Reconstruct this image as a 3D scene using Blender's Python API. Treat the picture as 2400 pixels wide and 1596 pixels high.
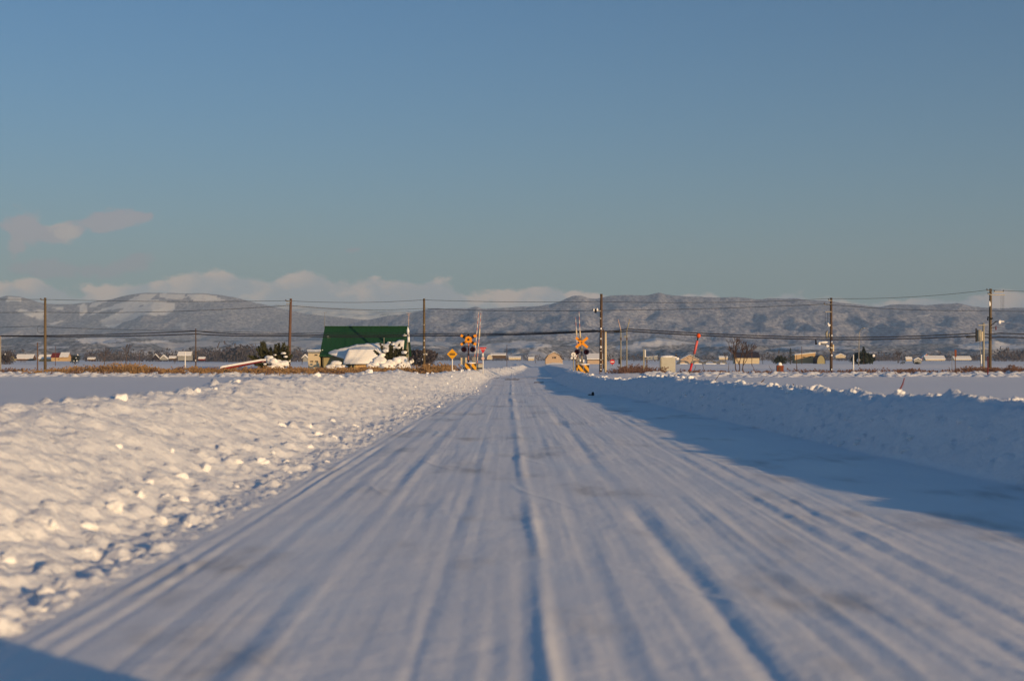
import bpy, bmesh, math, random
import numpy as np
from mathutils import Vector, Matrix
random.seed(7); RNG = np.random.default_rng(11)
SC = bpy.context.scene; COL = SC.collection
R = math.radians
for o in list(bpy.data.objects): bpy.data.objects.remove(o)

# ------------------------------------------------------------------ camera
CAMH, F, HY = 1.3, 3333.0, 840.0
cam = bpy.data.cameras.new('camera'); camo = bpy.data.objects.new('camera', cam); COL.objects.link(camo)
camo.location = (0, 0, CAMH); camo.rotation_euler = (R(90), 0, 0)
cam.sensor_width = 36; cam.lens = 50; cam.shift_y = 42/2400
cam.clip_start = .1; cam.clip_end = 120000
cam.dof.use_dof = True; cam.dof.focus_distance = 90; cam.dof.aperture_fstop = 2.0
SC.camera = camo
# ------------------------------------------------------------------ sky and sun
SUN_AZ, SUN_EL = 138.0, 9.2
TINT = (.46, .80, 1.02, 1)
SKY_K = .10
EXPOSURE = 0.13
wd = bpy.data.worlds.new('World'); SC.world = wd; wd.use_nodes = True
WT = wd.node_tree
for n in list(WT.nodes): WT.nodes.remove(n)
def wn(t, **k):
    n = WT.nodes.new(t)
    for a, b in k.items(): setattr(n, a, b)
    return n
def wl(a, b): WT.links.new(a, b)
def wput(sock, v):
    if hasattr(v, 'is_linked') or hasattr(v, 'links'): wl(v, sock)
    else: sock.default_value = v
def wm(op, a, b=None, c=None, clamp=False):
    n = wn('ShaderNodeMath', operation=op, use_clamp=clamp); wput(n.inputs[0], a)
    if b is not None: wput(n.inputs[1], b)
    if c is not None: wput(n.inputs[2], c)
    return n.outputs[0]
def wmix(f, a, b, bt='MIX'):
    n = wn('ShaderNodeMix', data_type='RGBA', blend_type=bt); wput(n.inputs[0], f); wput(n.inputs[6], a); wput(n.inputs[7], b)
    return n.outputs[2]
def wsmooth(x, a, b):
    n = wn('ShaderNodeMapRange', interpolation_type='SMOOTHSTEP'); wput(n.inputs[0], x)
    n.inputs[1].default_value = a; n.inputs[2].default_value = b; n.inputs[3].default_value = 0; n.inputs[4].default_value = 1
    return n.outputs[0]
sky = wn('ShaderNodeTexSky', sky_type='NISHITA', sun_disc=False)
sky.sun_elevation = R(SUN_EL); sky.sun_rotation = R(SUN_AZ); sky.ozone_density = 3.0; sky.air_density = 1.0; sky.dust_density = 1.4
skyc = wmix(1.0, sky.outputs[0], TINT, 'MULTIPLY')
tc = wn('ShaderNodeTexCoord'); sep = wn('ShaderNodeSeparateXYZ'); wl(tc.outputs['Generated'], sep.inputs[0])
dx, dy, dz = sep.outputs
az = wm('ARCTAN2', dx, dy)
el = wm('DIVIDE', dz, wm('SQRT', wm('ADD', wm('MULTIPLY', dx, dx), wm('MULTIPLY', dy, dy))))
lowair = wm('MULTIPLY', wm('EXPONENT', wm('MULTIPLY', wm('MAXIMUM', el, 0.0), -11.5)), .74)   # pale air low over the whole horizon
skyc = wmix(lowair, skyc, (.37/SKY_K, .43/SKY_K, .45/SKY_K, 1))
def wnoise(scale, zs, detail, seed, rough=.55, dist=0):
    cb = wn('ShaderNodeCombineXYZ'); wput(cb.inputs[0], wm('ADD', az, seed)); wput(cb.inputs[1], wm('MULTIPLY', el, zs)); cb.inputs[2].default_value = seed*1.7
    n = wn('ShaderNodeTexNoise'); wl(cb.outputs[0], n.inputs['Vector']); n.inputs['Scale'].default_value = scale
    n.inputs['Detail'].default_value = detail; n.inputs['Roughness'].default_value = rough; n.inputs['Distortion'].default_value = dist
    return n.outputs['Fac']
# height of the cloud bank's top round the horizon, read from azimuth
cv = wn('ShaderNodeFloatCurve'); wl(wm('ADD', wm('MULTIPLY', az, 1/(2*math.pi)), .5), cv.inputs['Value'])
cpts = [(-.6, .050), (-.36, .050), (-.335, .056), (-.30, .052), (-.26, .050), (-.245, .060), (-.22, .0655), (-.19, .060), (-.165, .0605), (-.145, .0665), (-.12, .0600), (-.09, .0600),
        (-.04, .058), (-.015, .050), (.01, .052), (.03, .055), (.06, .043), (.09, .044), (.13, .0465), (.17, .042), (.2, .049), (.235, .048), (.27, .042), (.30, .0485), (.345, .0485), (.40, .047), (.6, .05)]
cu = cv.mapping.curves[0]
cu.points[0].location = (0, .50); cu.points[1].location = (1, .50)
for a, e in cpts: cu.points.new(a/(2*math.pi)+.5, e*10)
cv.mapping.update()
etop = wm('MULTIPLY', cv.outputs[0], .1)
n1 = wnoise(26, 1.5, 6, 3.1, .6); n2 = wnoise(60, 1.6, 5, 7.7, .55); n3 = wnoise(9, 2.5, 4, 1.3)
edge = wm('SUBTRACT', wm('ADD', etop, wm('ADD', wm('MULTIPLY', wm('SUBTRACT', n1, .5), .030), wm('MULTIPLY', wm('SUBTRACT', n2, .5), .012))), el)
vor = wn('ShaderNodeTexVoronoi', feature='SMOOTH_F1'); vor.inputs['Scale'].default_value = 34; vor.inputs['Smoothness'].default_value = .35
cb_ = wn('ShaderNodeCombineXYZ'); wput(cb_.inputs[0], wm('ADD', az, wm('MULTIPLY', n2, .03))); wput(cb_.inputs[1], wm('ADD', wm('MULTIPLY', el, 1.2), wm('MULTIPLY', n1, .03))); wl(cb_.outputs[0], vor.inputs['Vector'])
puff = wm('SUBTRACT', .42, vor.outputs['Distance'])
edge = wm('ADD', edge, wm('SUBTRACT', wm('MULTIPLY', puff, .012), .0015))
bank = wsmooth(edge, -.0005, .0045)
def wisp(px, py, rx, ry, tilt):
    a0, e0 = (px-1200)/F, (HY-py)/F; c, s = math.cos(tilt), math.sin(tilt)
    u = wm('SUBTRACT', az, a0); v = wm('SUBTRACT', el, e0)
    p = wm('DIVIDE', wm('ADD', wm('MULTIPLY', u, c), wm('MULTIPLY', v, s)), rx/F)
    q = wm('DIVIDE', wm('SUBTRACT', wm('MULTIPLY', v, c), wm('MULTIPLY', u, s)), ry/F)
    d = wm('SQRT', wm('ADD', wm('MULTIPLY', p, p), wm('MULTIPLY', q, q)))
    d = wm('ADD', d, wm('ADD', wm('MULTIPLY', wm('SUBTRACT', n1, .5), .9), wm('MULTIPLY', wm('SUBTRACT', n2, .5), 2.4)))
    return wsmooth(d, 1.12, .62)
w1 = wm('MAXIMUM', wisp(103, 556, 48, 44, .2), wisp(172, 556, 62, 28, .15))
w1 = wm('MAXIMUM', w1, wisp(84, 585, 26, 26, 0))
w1 = wm('MAXIMUM', w1, wm('MULTIPLY', wisp(288, 530, 78, 22, .12), .95))
w2 = wm('MAXIMUM', wisp(180, 640, 85, 20, 0), wisp(325, 632, 70, 19, .3))
w2 = wm('MAXIMUM', w2, wisp(828, 588, 16, 5, .1))
shadez = wsmooth(wm('ADD', wm('SUBTRACT', edge, .003), wm('ADD', wm('MULTIPLY', wm('SUBTRACT', n2, .5), -.05), wm('MULTIPLY', puff, -.05))), -.006, .018)
def rgb(c, k=1): return (c[0]*k, c[1]*k, c[2]*k, 1)
CK = 1/SKY_K
litc, shc = rgb((.74, .54, .45), CK), rgb((.37, .38, .43), CK)
cc = wmix(wm('MULTIPLY', shadez, .95), litc, shc)
out = wmix(wm('MULTIPLY', bank, wm('ADD', .66, wm('MULTIPLY', n1, .35))), skyc, cc)
out = wmix(wm('MULTIPLY', w1, .80), out, wmix(wsmooth(wm('ADD', puff, n2), .5, .75), rgb((.37, .32, .36), CK), rgb((.52, .41, .38), CK)))
out = wmix(wm('MULTIPLY', w2, .62), out, rgb((.31, .28, .34), CK))
bg = wn('ShaderNodeBackground'); wl(out, bg.inputs[0]); bg.inputs[1].default_value = SKY_K
wo = wn('ShaderNodeOutputWorld'); wl(bg.outputs[0], wo.inputs[0])

sl = bpy.data.lights.new('sun', 'SUN'); sl.energy = 4.9; sl.angle = R(.5); sl.color = (1.0, .655, .315)
so = bpy.data.objects.new('sun', sl); COL.objects.link(so)
sd = Vector((math.sin(R(SUN_AZ))*math.cos(R(SUN_EL)), math.cos(R(SUN_AZ))*math.cos(R(SUN_EL)), math.sin(R(SUN_EL))))
so.rotation_euler = sd.to_track_quat('Z', 'Y').to_euler()
vs = SC.view_settings; vs.view_transform = 'Standard'; vs.look = 'None'; vs.gamma = 1; vs.exposure = EXPOSURE; vs.use_curve_mapping = False

# ------------------------------------------------------------------ helpers
def mat(name, col, rough=.8, metal=0, var=.15, scale=8, bump=0, bscale=40, spec=.3):
    m = bpy.data.materials.new(name); m.use_nodes = True; t = m.node_tree; b = t.nodes['Principled BSDF']
    b.inputs['Roughness'].default_value = rough; b.inputs['Metallic'].default_value = metal; b.inputs['Specular IOR Level'].default_value = spec
    c = t.nodes.new('ShaderNodeTexCoord'); n = t.nodes.new('ShaderNodeTexNoise'); n.inputs['Scale'].default_value = scale; n.inputs['Detail'].default_value = 4
    t.links.new(c.outputs['Object'], n.inputs['Vector'])
    mx = t.nodes.new('ShaderNodeMix'); mx.data_type = 'RGBA'
    mx.inputs[6].default_value = (*[v*(1-var) for v in col], 1); mx.inputs[7].default_value = (*[min(1, v*(1+var)) for v in col], 1)
    t.links.new(n.outputs['Fac'], mx.inputs[0]); t.links.new(mx.outputs[2], b.inputs['Base Color'])
    if bump:
        n2 = t.nodes.new('ShaderNodeTexNoise'); n2.inputs['Scale'].default_value = bscale; t.links.new(c.outputs['Object'], n2.inputs['Vector'])
        bp = t.nodes.new('ShaderNodeBump'); bp.inputs['Strength'].default_value = 1; bp.inputs['Distance'].default_value = bump
        t.links.new(n2.outputs['Fac'], bp.inputs['Height']); t.links.new(bp.outputs[0], b.inputs['Normal'])
    return m
def stripe_mat(name, cols, period, axis=(0, 0, 1), rough=.5):
    m = bpy.data.materials.new(name); m.use_nodes = True; t = m.node_tree; b = t.nodes['Principled BSDF']; b.inputs['Roughness'].default_value = rough
    c = t.nodes.new('ShaderNodeTexCoord'); d = t.nodes.new('ShaderNodeVectorMath'); d.operation = 'DOT_PRODUCT'
    t.links.new(c.outputs['Object'], d.inputs[0]); d.inputs[1].default_value = axis
    f = t.nodes.new('ShaderNodeMath'); f.operation = 'DIVIDE'; f.inputs[1].default_value = period; t.links.new(d.outputs['Value'], f.inputs[0])
    g = t.nodes.new('ShaderNodeMath'); g.operation = 'FRACT'; t.links.new(f.outputs[0], g.inputs[0])
    h = t.nodes.new('ShaderNodeMath'); h.operation = 'GREATER_THAN'; h.inputs[1].default_value = .5; t.links.new(g.outputs[0], h.inputs[0])
    mx = t.nodes.new('ShaderNodeMix'); mx.data_type = 'RGBA'; mx.inputs[6].default_value = (*cols[0], 1); mx.inputs[7].default_value = (*cols[1], 1)
    t.links.new(h.outputs[0], mx.inputs[0]); t.links.new(mx.outputs[2], b.inputs['Base Color'])
    return m
M = {}
M['wood_dark'] = mat('pole_wood', (.10, .065, .045), .85, var=.35, scale=6)
M['wood_brown'] = mat('pole_wood_brown', (.13, .075, .055), .85, var=.3, scale=6)
M['wood_pale'] = mat('pole_wood_pale', (.13, .095, .055), .85, var=.3, scale=6)
M['concrete'] = mat('concrete', (.30, .28, .22), .9, var=.2, scale=5)
M['grey'] = mat('grey_metal', (.28, .27, .25), .5, .3, var=.15)
M['black'] = mat('black_rubber', (.012, .012, .018), .6, var=.2)
M['purple'] = mat('dark_lamp_housing', (.03, .015, .05), .5, var=.2)
M['white'] = mat('white_paint', (.78, .76, .72), .5, var=.06)
M['cream'] = mat('cream_paint', (.62, .52, .36), .7, var=.1)
M['snow'] = mat('snow_cap', (.84, .83, .82), .7, var=.05, scale=6, bump=.02, bscale=9)
M['yellow'] = mat('yellow_paint', (.70, .34, .01), .5, var=.08)
M['orange'] = mat('orange_paint', (.80, .30, .01), .5, var=.08)
M['orange_red'] = mat('orange_ball', (.75, .09, .01), .5, var=.08)
M['red'] = mat('red_paint', (.52, .02, .03), .45, var=.1)
M['pink'] = mat('faded_red_paint', (.62, .13, .12), .5, var=.12)
M['darkred'] = mat('dark_red_iron', (.16, .02, .02), .6, var=.2)
M['green_roof'] = mat('green_metal_roof', (.016, .066, .026), .45, 0, var=.15, scale=3)
M['wall_beige'] = mat('beige_wall', (.34, .30, .17), .85, var=.1, scale=3)
M['wall_tan'] = mat('tan_wall', (.52, .36, .19), .85, var=.1, scale=2)
M['wall_peach'] = mat('peach_wall', (.50, .37, .26), .85, var=.1, scale=2)
M['wall_cream'] = mat('cream_wall', (.60, .50, .34), .85, var=.08, scale=2)
M['wall_grey'] = mat('grey_wall', (.30, .30, .29), .85, var=.1, scale=2)
M['roof_dark'] = mat('dark_roof', (.035, .03, .045), .6, var=.2)
M['glass'] = mat('dark_window', (.03, .03, .035), .15, var=.1, spec=.5)
M['bark'] = mat('bark', (.09, .055, .04), .9, var=.3, scale=10)
M['bark_far'] = mat('far_bark', (.10, .075, .07), .9, var=.3, scale=2)
M['needle'] = mat('conifer_needles', (.028, .036, .016), .85, var=.5, scale=3)
M['needle_far'] = mat('far_conifer_needles', (.025, .033, .025), .85, var=.4, scale=1)
M['reed'] = mat('dry_reed', (.27, .165, .08), .85, var=.7, scale=3)
M['weed'] = mat('dry_red_weed', (.115, .066, .055), .85, var=.4, scale=1.3)
M['rust'] = mat('rusty_board', (.20, .05, .02), .8, var=.3)
M['wire'] = mat('cable_sheath', (.02, .02, .03), .6, var=.1)
M['steel'] = mat('shiny_flue', (.85, .85, .85), .25, .6, var=.03)
M['flue'] = mat('white_flue', (.88, .87, .85), .35, var=.02)
M['fadedarm'] = mat('faded_arm', (.50, .36, .30), .6)
M['darkred2'] = mat('dark_red_board', (.25, .02, .02), .6)
M['rail'] = mat('rail_steel', (.07, .045, .04), .5, .5, var=.3)
M['cabinet'] = mat('cabinet_paint', (.47, .45, .38), .7, var=.15, scale=3)
M['redwhite'] = stripe_mat('red_white_bands', ((.55, .24, .20), (.76, .70, .62)), .46)
M['redblack'] = stripe_mat('red_dark_bands', ((.55, .22, .14), (.10, .03, .05)), .42)
M['yelblack'] = stripe_mat('yellow_black_stripes', ((.80, .38, .01), (.05, .03, .01)), .34, (.75, 0, .66))
M['armstripe'] = stripe_mat('yellow_black_crossbuck', ((.80, .38, .01), (.03, .02, .01)), .28)

class MB:
    def __init__(s): s.v = []; s.f = []; s.sm = []
    def add(s, vs, fs, smooth=False):
        k = len(s.v); s.v += [tuple(p) for p in vs]; s.f += [tuple(i+k for i in f) for f in fs]; s.sm += [smooth]*len(fs); return s
    def box(s, c, d, rot=None, taper=1):
        x, y, z = d[0]/2, d[1]/2, d[2]/2; vs = []
        for sx, sy, sz in ((-1,-1,-1),(1,-1,-1),(1,1,-1),(-1,1,-1),(-1,-1,1),(1,-1,1),(1,1,1),(-1,1,1)):
            k = taper if sz > 0 else 1; p = Vector((sx*x*k, sy*y*k, sz*z))
            if rot: p = rot @ p
            vs.append(p+Vector(c))
        return s.add(vs, [(0,3,2,1),(4,5,6,7),(0,1,5,4),(1,2,6,5),(2,3,7,6),(3,0,4,7)])
    def tube(s, pts, rad, n=8, cap=True):
        pts = [Vector(p) for p in pts]; k0 = len(s.v)
        if not hasattr(rad, '__len__'): rad = [rad]*len(pts)
        for i, p in enumerate(pts):
            d = (pts[min(i+1, len(pts)-1)]-pts[max(i-1, 0)]).normalized()
            a = d.orthogonal().normalized() if abs(d.z) > .9 or True else 0
            up = Vector((0, 0, 1)) if abs(d.z) < .95 else Vector((0, 1, 0))
            a = d.cross(up).normalized(); b = d.cross(a)
            for j in range(n):
                t = 2*math.pi*j/n; q = p+(a*math.cos(t)+b*math.sin(t))*rad[i]; s.v.append(tuple(q))
        for i in range(len(pts)-1):
            for j in range(n):
                s.f.append((k0+i*n+j, k0+i*n+(j+1) % n, k0+(i+1)*n+(j+1) % n, k0+(i+1)*n+j)); s.sm.append(n > 5)
        if cap:
            s.f.append(tuple(k0+j for j in range(n))[::-1]); s.sm.append(False)
            s.f.append(tuple(k0+(len(pts)-1)*n+j for j in range(n))); s.sm.append(False)
        return s
    def disc(s, c, r, th, n=20):   # a disc facing -y
        return s.tube([(c[0], c[1]-th/2, c[2]), (c[0], c[1]+th/2, c[2])], r, n)
    def prism(s, poly, y0, y1):    # outline in x-z, pushed along y
        n = len(poly); vs = [(p[0], y0, p[1]) for p in poly]+[(p[0], y1, p[1]) for p in poly]
        return s.add(vs, [tuple(range(n)), tuple(range(2*n-1, n-1, -1))]+[(i, i+n, (i+1) % n+n, (i+1) % n) for i in range(n)])
    def prism_x(s, poly, x0, x1):  # outline in y-z, pushed along x
        n = len(poly); vs = [(x0, p[0], p[1]) for p in poly]+[(x1, p[0], p[1]) for p in poly]
        return s.add(vs, [tuple(range(n))[::-1], tuple(range(n, 2*n))]+[(i, (i+1) % n, (i+1) % n+n, i+n) for i in range(n)])
    def lump(s, c, r, seed=0, sub=2, amp=.28, flat=0):
        vs, fs = ico(sub); rr = random.Random(seed); ph = [rr.uniform(0, 6.28) for _ in range(9)]
        if not hasattr(r, '__len__'): r = (r, r, r)
        out = []
        for p in vs:
            k = 1+amp*(math.sin(2.3*p[0]+ph[0])*math.sin(2.9*p[1]+ph[1])+.6*math.sin(5.1*p[2]+ph[2]+2*p[0])*math.sin(4.3*p[1]+ph[3])+.35*math.sin(9*p[0]+ph[4])*math.sin(8*p[2]+ph[5]+3*p[1]))
            out.append((c[0]+p[0]*r[0]*k, c[1]+p[1]*r[1]*k, c[2]+p[2]*r[2]*k))
        return s.add(out, fs, True)
    def mesh(s, name, m):
        me = bpy.data.meshes.new(name); me.from_pydata(s.v, [], s.f); me.materials.append(m)
        me.polygons.foreach_set('use_smooth', s.sm); me.update()
        bm = bmesh.new(); bm.from_mesh(me); bmesh.ops.recalc_face_normals(bm, faces=bm.faces) if len(s.f) < 4000 else None; bm.to_mesh(me); bm.free()
        return me
    def build(s, name, m, parent=None, loc=None):
        o = bpy.data.objects.new(name, s.mesh(name, m)); COL.objects.link(o)
        if loc is not None: o.location = loc
        if parent: o.parent = parent
        return o
_ic = {}
def ico(sub):
    if sub not in _ic:
        bm = bmesh.new(); bmesh.ops.create_icosphere(bm, subdivisions=sub, radius=1)
        _ic[sub] = ([tuple(v.co) for v in bm.verts], [tuple(v.index for v in f.verts) for f in bm.faces]); bm.free()
    return _ic[sub]
def tag(o, label=None, cat=None, group=None, kind=None):
    if label: o['label'] = label
    if cat: o['category'] = cat
    if group: o['group'] = group
    if kind: o['kind'] = kind
    return o
def empty(name, loc, label, cat, group=None, rz=0):
    o = bpy.data.objects.new(name, None); COL.objects.link(o); o.location = loc; o.rotation_euler = (0, 0, rz); o.empty_display_size = .2
    return tag(o, label, cat, group)
def from_np(name, V, Fc, m, smooth=True):
    me = bpy.data.meshes.new(name); me.vertices.add(len(V)); me.vertices.foreach_set('co', np.asarray(V, dtype=np.float32).ravel())
    k = Fc.shape[1]; me.loops.add(Fc.size); me.loops.foreach_set('vertex_index', Fc.astype(np.int32).ravel())
    me.polygons.add(len(Fc)); me.polygons.foreach_set('loop_start', np.arange(0, Fc.size, k, dtype=np.int32))
    me.polygons.foreach_set('use_smooth', np.full(len(Fc), smooth)); me.materials.append(m); me.update(calc_edges=True); me.validate()
    return me
def PX(px, y): return (px-1200)/F*y
def PZ(py, y): return CAMH-(py-HY)/F*y

# ------------------------------------------------------------------ noise in numpy
def vnoise(x, y, seed=0):
    xi = np.floor(x).astype(np.int64); yi = np.floor(y).astype(np.int64); fx = x-xi; fy = y-yi
    def h(a, b):
        n = (a*374761393+b*668265263+seed*1442695041) & 0xffffffff
        n = ((n ^ (n >> 13))*1274126177) & 0xffffffff
        return ((n ^ (n >> 16)) & 0xffff)/65535.0
    sx = fx*fx*(3-2*fx); sy = fy*fy*(3-2*fy)
    return (h(xi, yi)*(1-sx)+h(xi+1, yi)*sx)*(1-sy)+(h(xi, yi+1)*(1-sx)+h(xi+1, yi+1)*sx)*sy
def fbm(x, y, o=4, seed=0, g=.5):
    s = 0; a = 1; t = 0
    for i in range(o): s = s+a*(vnoise(x, y, seed+i*17)-.5)*2; t += a; a *= g; x = x*2.03+5.1; y = y*2.03+1.7
    return s/t
def sstep(x, a, b):
    t = np.clip((x-a)/(b-a), 0, 1); return t*t*(3-2*t)

# ------------------------------------------------------------------ ground shape (metres; x right, y away)
KY = [-60, 4, 14, 22, 30, 44, 51, 60, 75, 88, 98, 110, 150, 206, 240]
XL = np.interp; 
kL = [-2.3, -2.3, -2.2, -2.12, -2.0, -1.6, -1.4, -1.35, -1.25, -1.2, -.6, .2, 1.3, 2.3, 2.9]      # road's left edge
kLC = [-4.9, -4.9, -4.85, -4.8, -4.8, -4.5, -4.2, -3.8, -3.2, -2.5, -2.6, -1.2, .4, 1.6, 2.0]      # crest of left bank
kLH = [.86, .86, .87, .87, .89, .87, .86, .86, .80, .62, .58, .55, .45, .35, .2]
kR = [5.8, 5.8, 5.2, 4.75, 4.4, 3.95, 3.65, 3.3, 2.9, 2.6, 2.7, 3.0, 3.6, 4.3, 4.9]                # road's right edge
kRC = [7.1, 7.1, 6.2, 5.9, 5.65, 5.2, 4.95, 4.6, 4.2, 3.8, 4.2, 4.4, 4.8, 5.3, 5.8]
kRH = [.76, .76, .76, .74, .70, .66, .64, .62, .58, .55, .52, .50, .42, .32, .2]
def G(y):
    g = np.interp(y, [0, 40, 50, 60, 74, 90, 110, 200, 400, 3000, 40000], [0, 0, 0, -.24, -.22, 0, .02, 0, -1.25, -1.8, -6])
    return g
def field_h(x, y):
    fh = np.interp(y, [0, 80, 97, 130, 260, 600], [.30, .30, .30, .12, .05, .0])
    f = fh+.03*fbm(x*.12, y*.12, 3, 3)+.006*fbm(x*1.1, y*.9, 3, 9)
    # bank along the railway on both sides, snowed-over weeds
    be = np.exp(-((y-86.5)/1.9)**2)*np.interp(np.abs(x), [4.5, 7], [0, 1])
    f = f+be*(.16+.10*fbm(x*1.3, y*1.3, 3, 21)+.05*np.abs(fbm(x*4, y*4, 2, 5)))
    side = np.interp(x, [-12, -4, 5, 9], [1, 0, 0, 1])
    f = f+side*(.32*np.exp(-((y-168-x*.05)/4)**2)+.75*np.exp(-((y-330+x*.02)/7)**2)+.35*np.exp(-((y-520)/9)**2))
    return f
# ridges pressed into the road: (x at y=6, x at y=40, half width, height)
RID = [(.16, .02, .045, .024), (.05, -.07, .04, -.008), (-1.12, -1.02, .06, .024), (-1.24, -1.12, .06, -.016), (-1.55, -1.45, .05, .016), (-1.68, -1.56, .04, -.012),
       (-.33, -.45, .07, .010), (-.42, -.5, .04, -.014), (-.16, -.2, .04, .006), (1.22, 1.0, .12, .014), (1.06, .95, .065, -.017), (1.7, 1.5, .05, .010), (2.32, 2.3, .05, .018), (2.22, 2.2, .045, -.014),
       (2.62, 2.45, .05, .017), (2.52, 2.35, .045, -.016), (2.92, 2.62, .05, .012), (3.0, 2.75, .04, -.012), (3.4, 2.9, .06, .012), (.62, .5, .05, .008), (.5, .42, .05, -.008), (-2.05, -1.9, .03, .022), (-1.97, -1.83, .03, -.018), (-2.18, -2.02, .03, .026), (-2.12,-1.96,.025,-.012), (-2.3, -2.1, .04, .02), (4.0, 3.2, .08, .012)]
def HGT(x, y):
    g = G(y)
    xl = np.interp(y, KY, kL)+.05*fbm(y*.35, y*0+3, 2, 41); xr = np.interp(y, KY, kR)+.12*fbm(y*.25, y*0+8, 3, 43)
    cl = np.interp(y, KY, kLC)+.25*fbm(y*.16, y*0+1, 3, 47); cr = np.interp(y, KY, kRC)+.12*fbm(y*.4, y*0+1, 3, 49)
    hl = np.interp(y, KY, kLH)*(1+.09*fbm(y*.45, y*0+5, 3, 51)); hr = np.interp(y, KY, kRH)*(1+.08*fbm(y*.6, y*0+5, 3, 53))
    gap = 1-.75*np.exp(-((y-93.5)/2.6)**2)
    fld = field_h(x, y)
    # left bank: long gentle toe then steeper shoulder, flat behind
    t = np.clip((xl-x)/np.maximum(xl-cl, .3), 0, 1)
    pl = .20*t+.80*sstep(t, .12, 1.0)
    b = np.clip((cl-x)/1.4, 0, 1); back = b*b*(3-2*b)
    left = np.where(x < cl, hl*gap*(1-back)+fld*back, hl*gap*pl)
    t = np.clip((x-xr)/np.maximum(cr-xr, .3), 0, 1); pr = sstep(t, -.35, 1.0); pr = (pr-sstep(np.array(0.), -.35, 1.0))/(1-sstep(np.array(0.), -.35, 1.0))
    b = np.clip((x-cr)/1.0, 0, 1); back = b*b*(3-2*b)
    right = np.where(x > cr, hr*gap*(1-back)+fld*back, hr*gap*pr)
    h = np.where(x < xl, left, np.where(x > xr, right, 0))
    # weights
    wr = sstep(x, xl-.06, xl+.03)*(1-sstep(x, xr-.05, xr+.1))
    wb = (1-wr)*(1-np.clip((cl-1.2-x)/.6, 0, 1))*(1-np.clip((x-cr-.7)/.5, 0, 1))
    rel = 0
    q = (y-6)/34; fade = np.interp(y, [0, 30, 60, 120], [1, 1, .9, .7])
    wob = .018*fbm(y*.22, y*0+2, 2, 61)
    for i, (a, b_, w, hh) in enumerate(RID):
        c = a+(b_-a)*np.clip(q, -.3, 1.3)+wob+.03*fbm(y*.3, y*0+i*3.3, 2, 63+i)
        ww = w*(1+np.clip(q, 0, 1)*.9)
        am = .6+1.0*fbm(y*.45, y*0+i, 3, 80+i)+(.55 if a < -1.9 or a > 2.1 else .3)*fbm(y*6, x*7+i, 3, 99)
        am = .40+.60*am if a > -1.9 and a < 2.1 else am; am = am*(1.8 if i in (0, 10) else 1.1 if i == 1 else 1)
        rel = rel+.44*hh*am*np.exp(-((x-c)/ww)**2)
    rel = rel+.0045*fbm(x*2.6+wob*2, y*.22, 3, 71)+.0026*fbm(x*6.5+wob*5, y*.55, 3, 73)+.010*fbm(x*1.6, y*.9, 5, 75)+.0022*fbm(x*13+wob*20+fbm(y*.3, x*.5, 2, 79)*1.5, y*.16, 2, 74)+.0014*fbm(x*28+wob*9, y*.3, 2, 76)+.0018*fbm(x*9, y*5, 3, 77)+.0007*fbm(x*31, y*28, 2, 78)
    rel = rel*(.5+.75*np.clip(.5+1.1*fbm(x*.8, y*.35, 3, 83), 0, 1))
    # scuffs where wheels crossed the ruts
    sc = np.abs(np.sin((x*1.0+y*.42+.8*fbm(x*.5, y*.3, 2, 85))*2.1)); rel = rel+.006*np.exp(-(sc/.06)**2)*np.clip(fbm(x*.9, y*.5, 2, 87)*3, 0, 1)
    h = h+wr*rel*fade
    # banks: dragged streaks and crumble
    lft = (x < 0)
    st = np.abs(fbm(x*2.2+y*.5, y*1.6-x*1.1, 4, 31))
    h = h+wb*np.where(lft, .075*(st-.25)+.05*fbm(x*1.1, y*.7, 2, 32)+.028*fbm(x*5, y*4, 4, 33)+.016*fbm(x*17, y*15, 2, 35), .075*fbm(x*2, y*1.8, 4, 37)+.05*np.abs(fbm(x*6, y*5, 3, 39)))*np.clip(np.minimum(np.abs(x-np.where(lft, xl, xr))*2, 1), 0, 1)
    cy = np.exp(-((x-np.where(lft, cl, cr))/.28)**2)*(wb)
    h = h+cy*(.07*np.abs(fbm(y*1.7, x*1.5, 3, 91))+.04*np.abs(fbm(y*5, x*5, 2, 93))-.04)*gap
    return g+h

# crumbs of snow pressed into the banks and the railway berm
def crumbs():
    out = []
    def put(n, y0, y1, side, t0, t1, r0, r1, pw=2.2):
        for _ in range(n):
            y = y0*(y1/y0)**random.random(); t = random.uniform(t0, t1)
            if side < 0: a, b = np.interp(y, KY, kL), np.interp(y, KY, kLC)
            else: a, b = np.interp(y, KY, kR), np.interp(y, KY, kRC)
            r = r0+(r1-r0)*random.random()**pw
            out.append((a+(b-a)*t, y, r, r*random.uniform(.3, .8)))
    put(6500, 4.6, 30, -1, .02, 1.0, .012, .06, 2.6); put(1800, 20, 90, -1, .02, 1.05, .03, .09, 3)
    put(420, 5, 40, -1, .04, .42, .04, .12, 1.8); put(420, 8, 90, -1, .92, 1.1, .03, .10)
    put(1500, 9, 92, 1, .0, .95, .015, .06, 3); put(900, 9, 60, 1, .0, .45, .03, .10, 1.6); put(2200, 9, 92, 1, .90, 1.2, .03, .09, 1.8)
    return out
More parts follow.
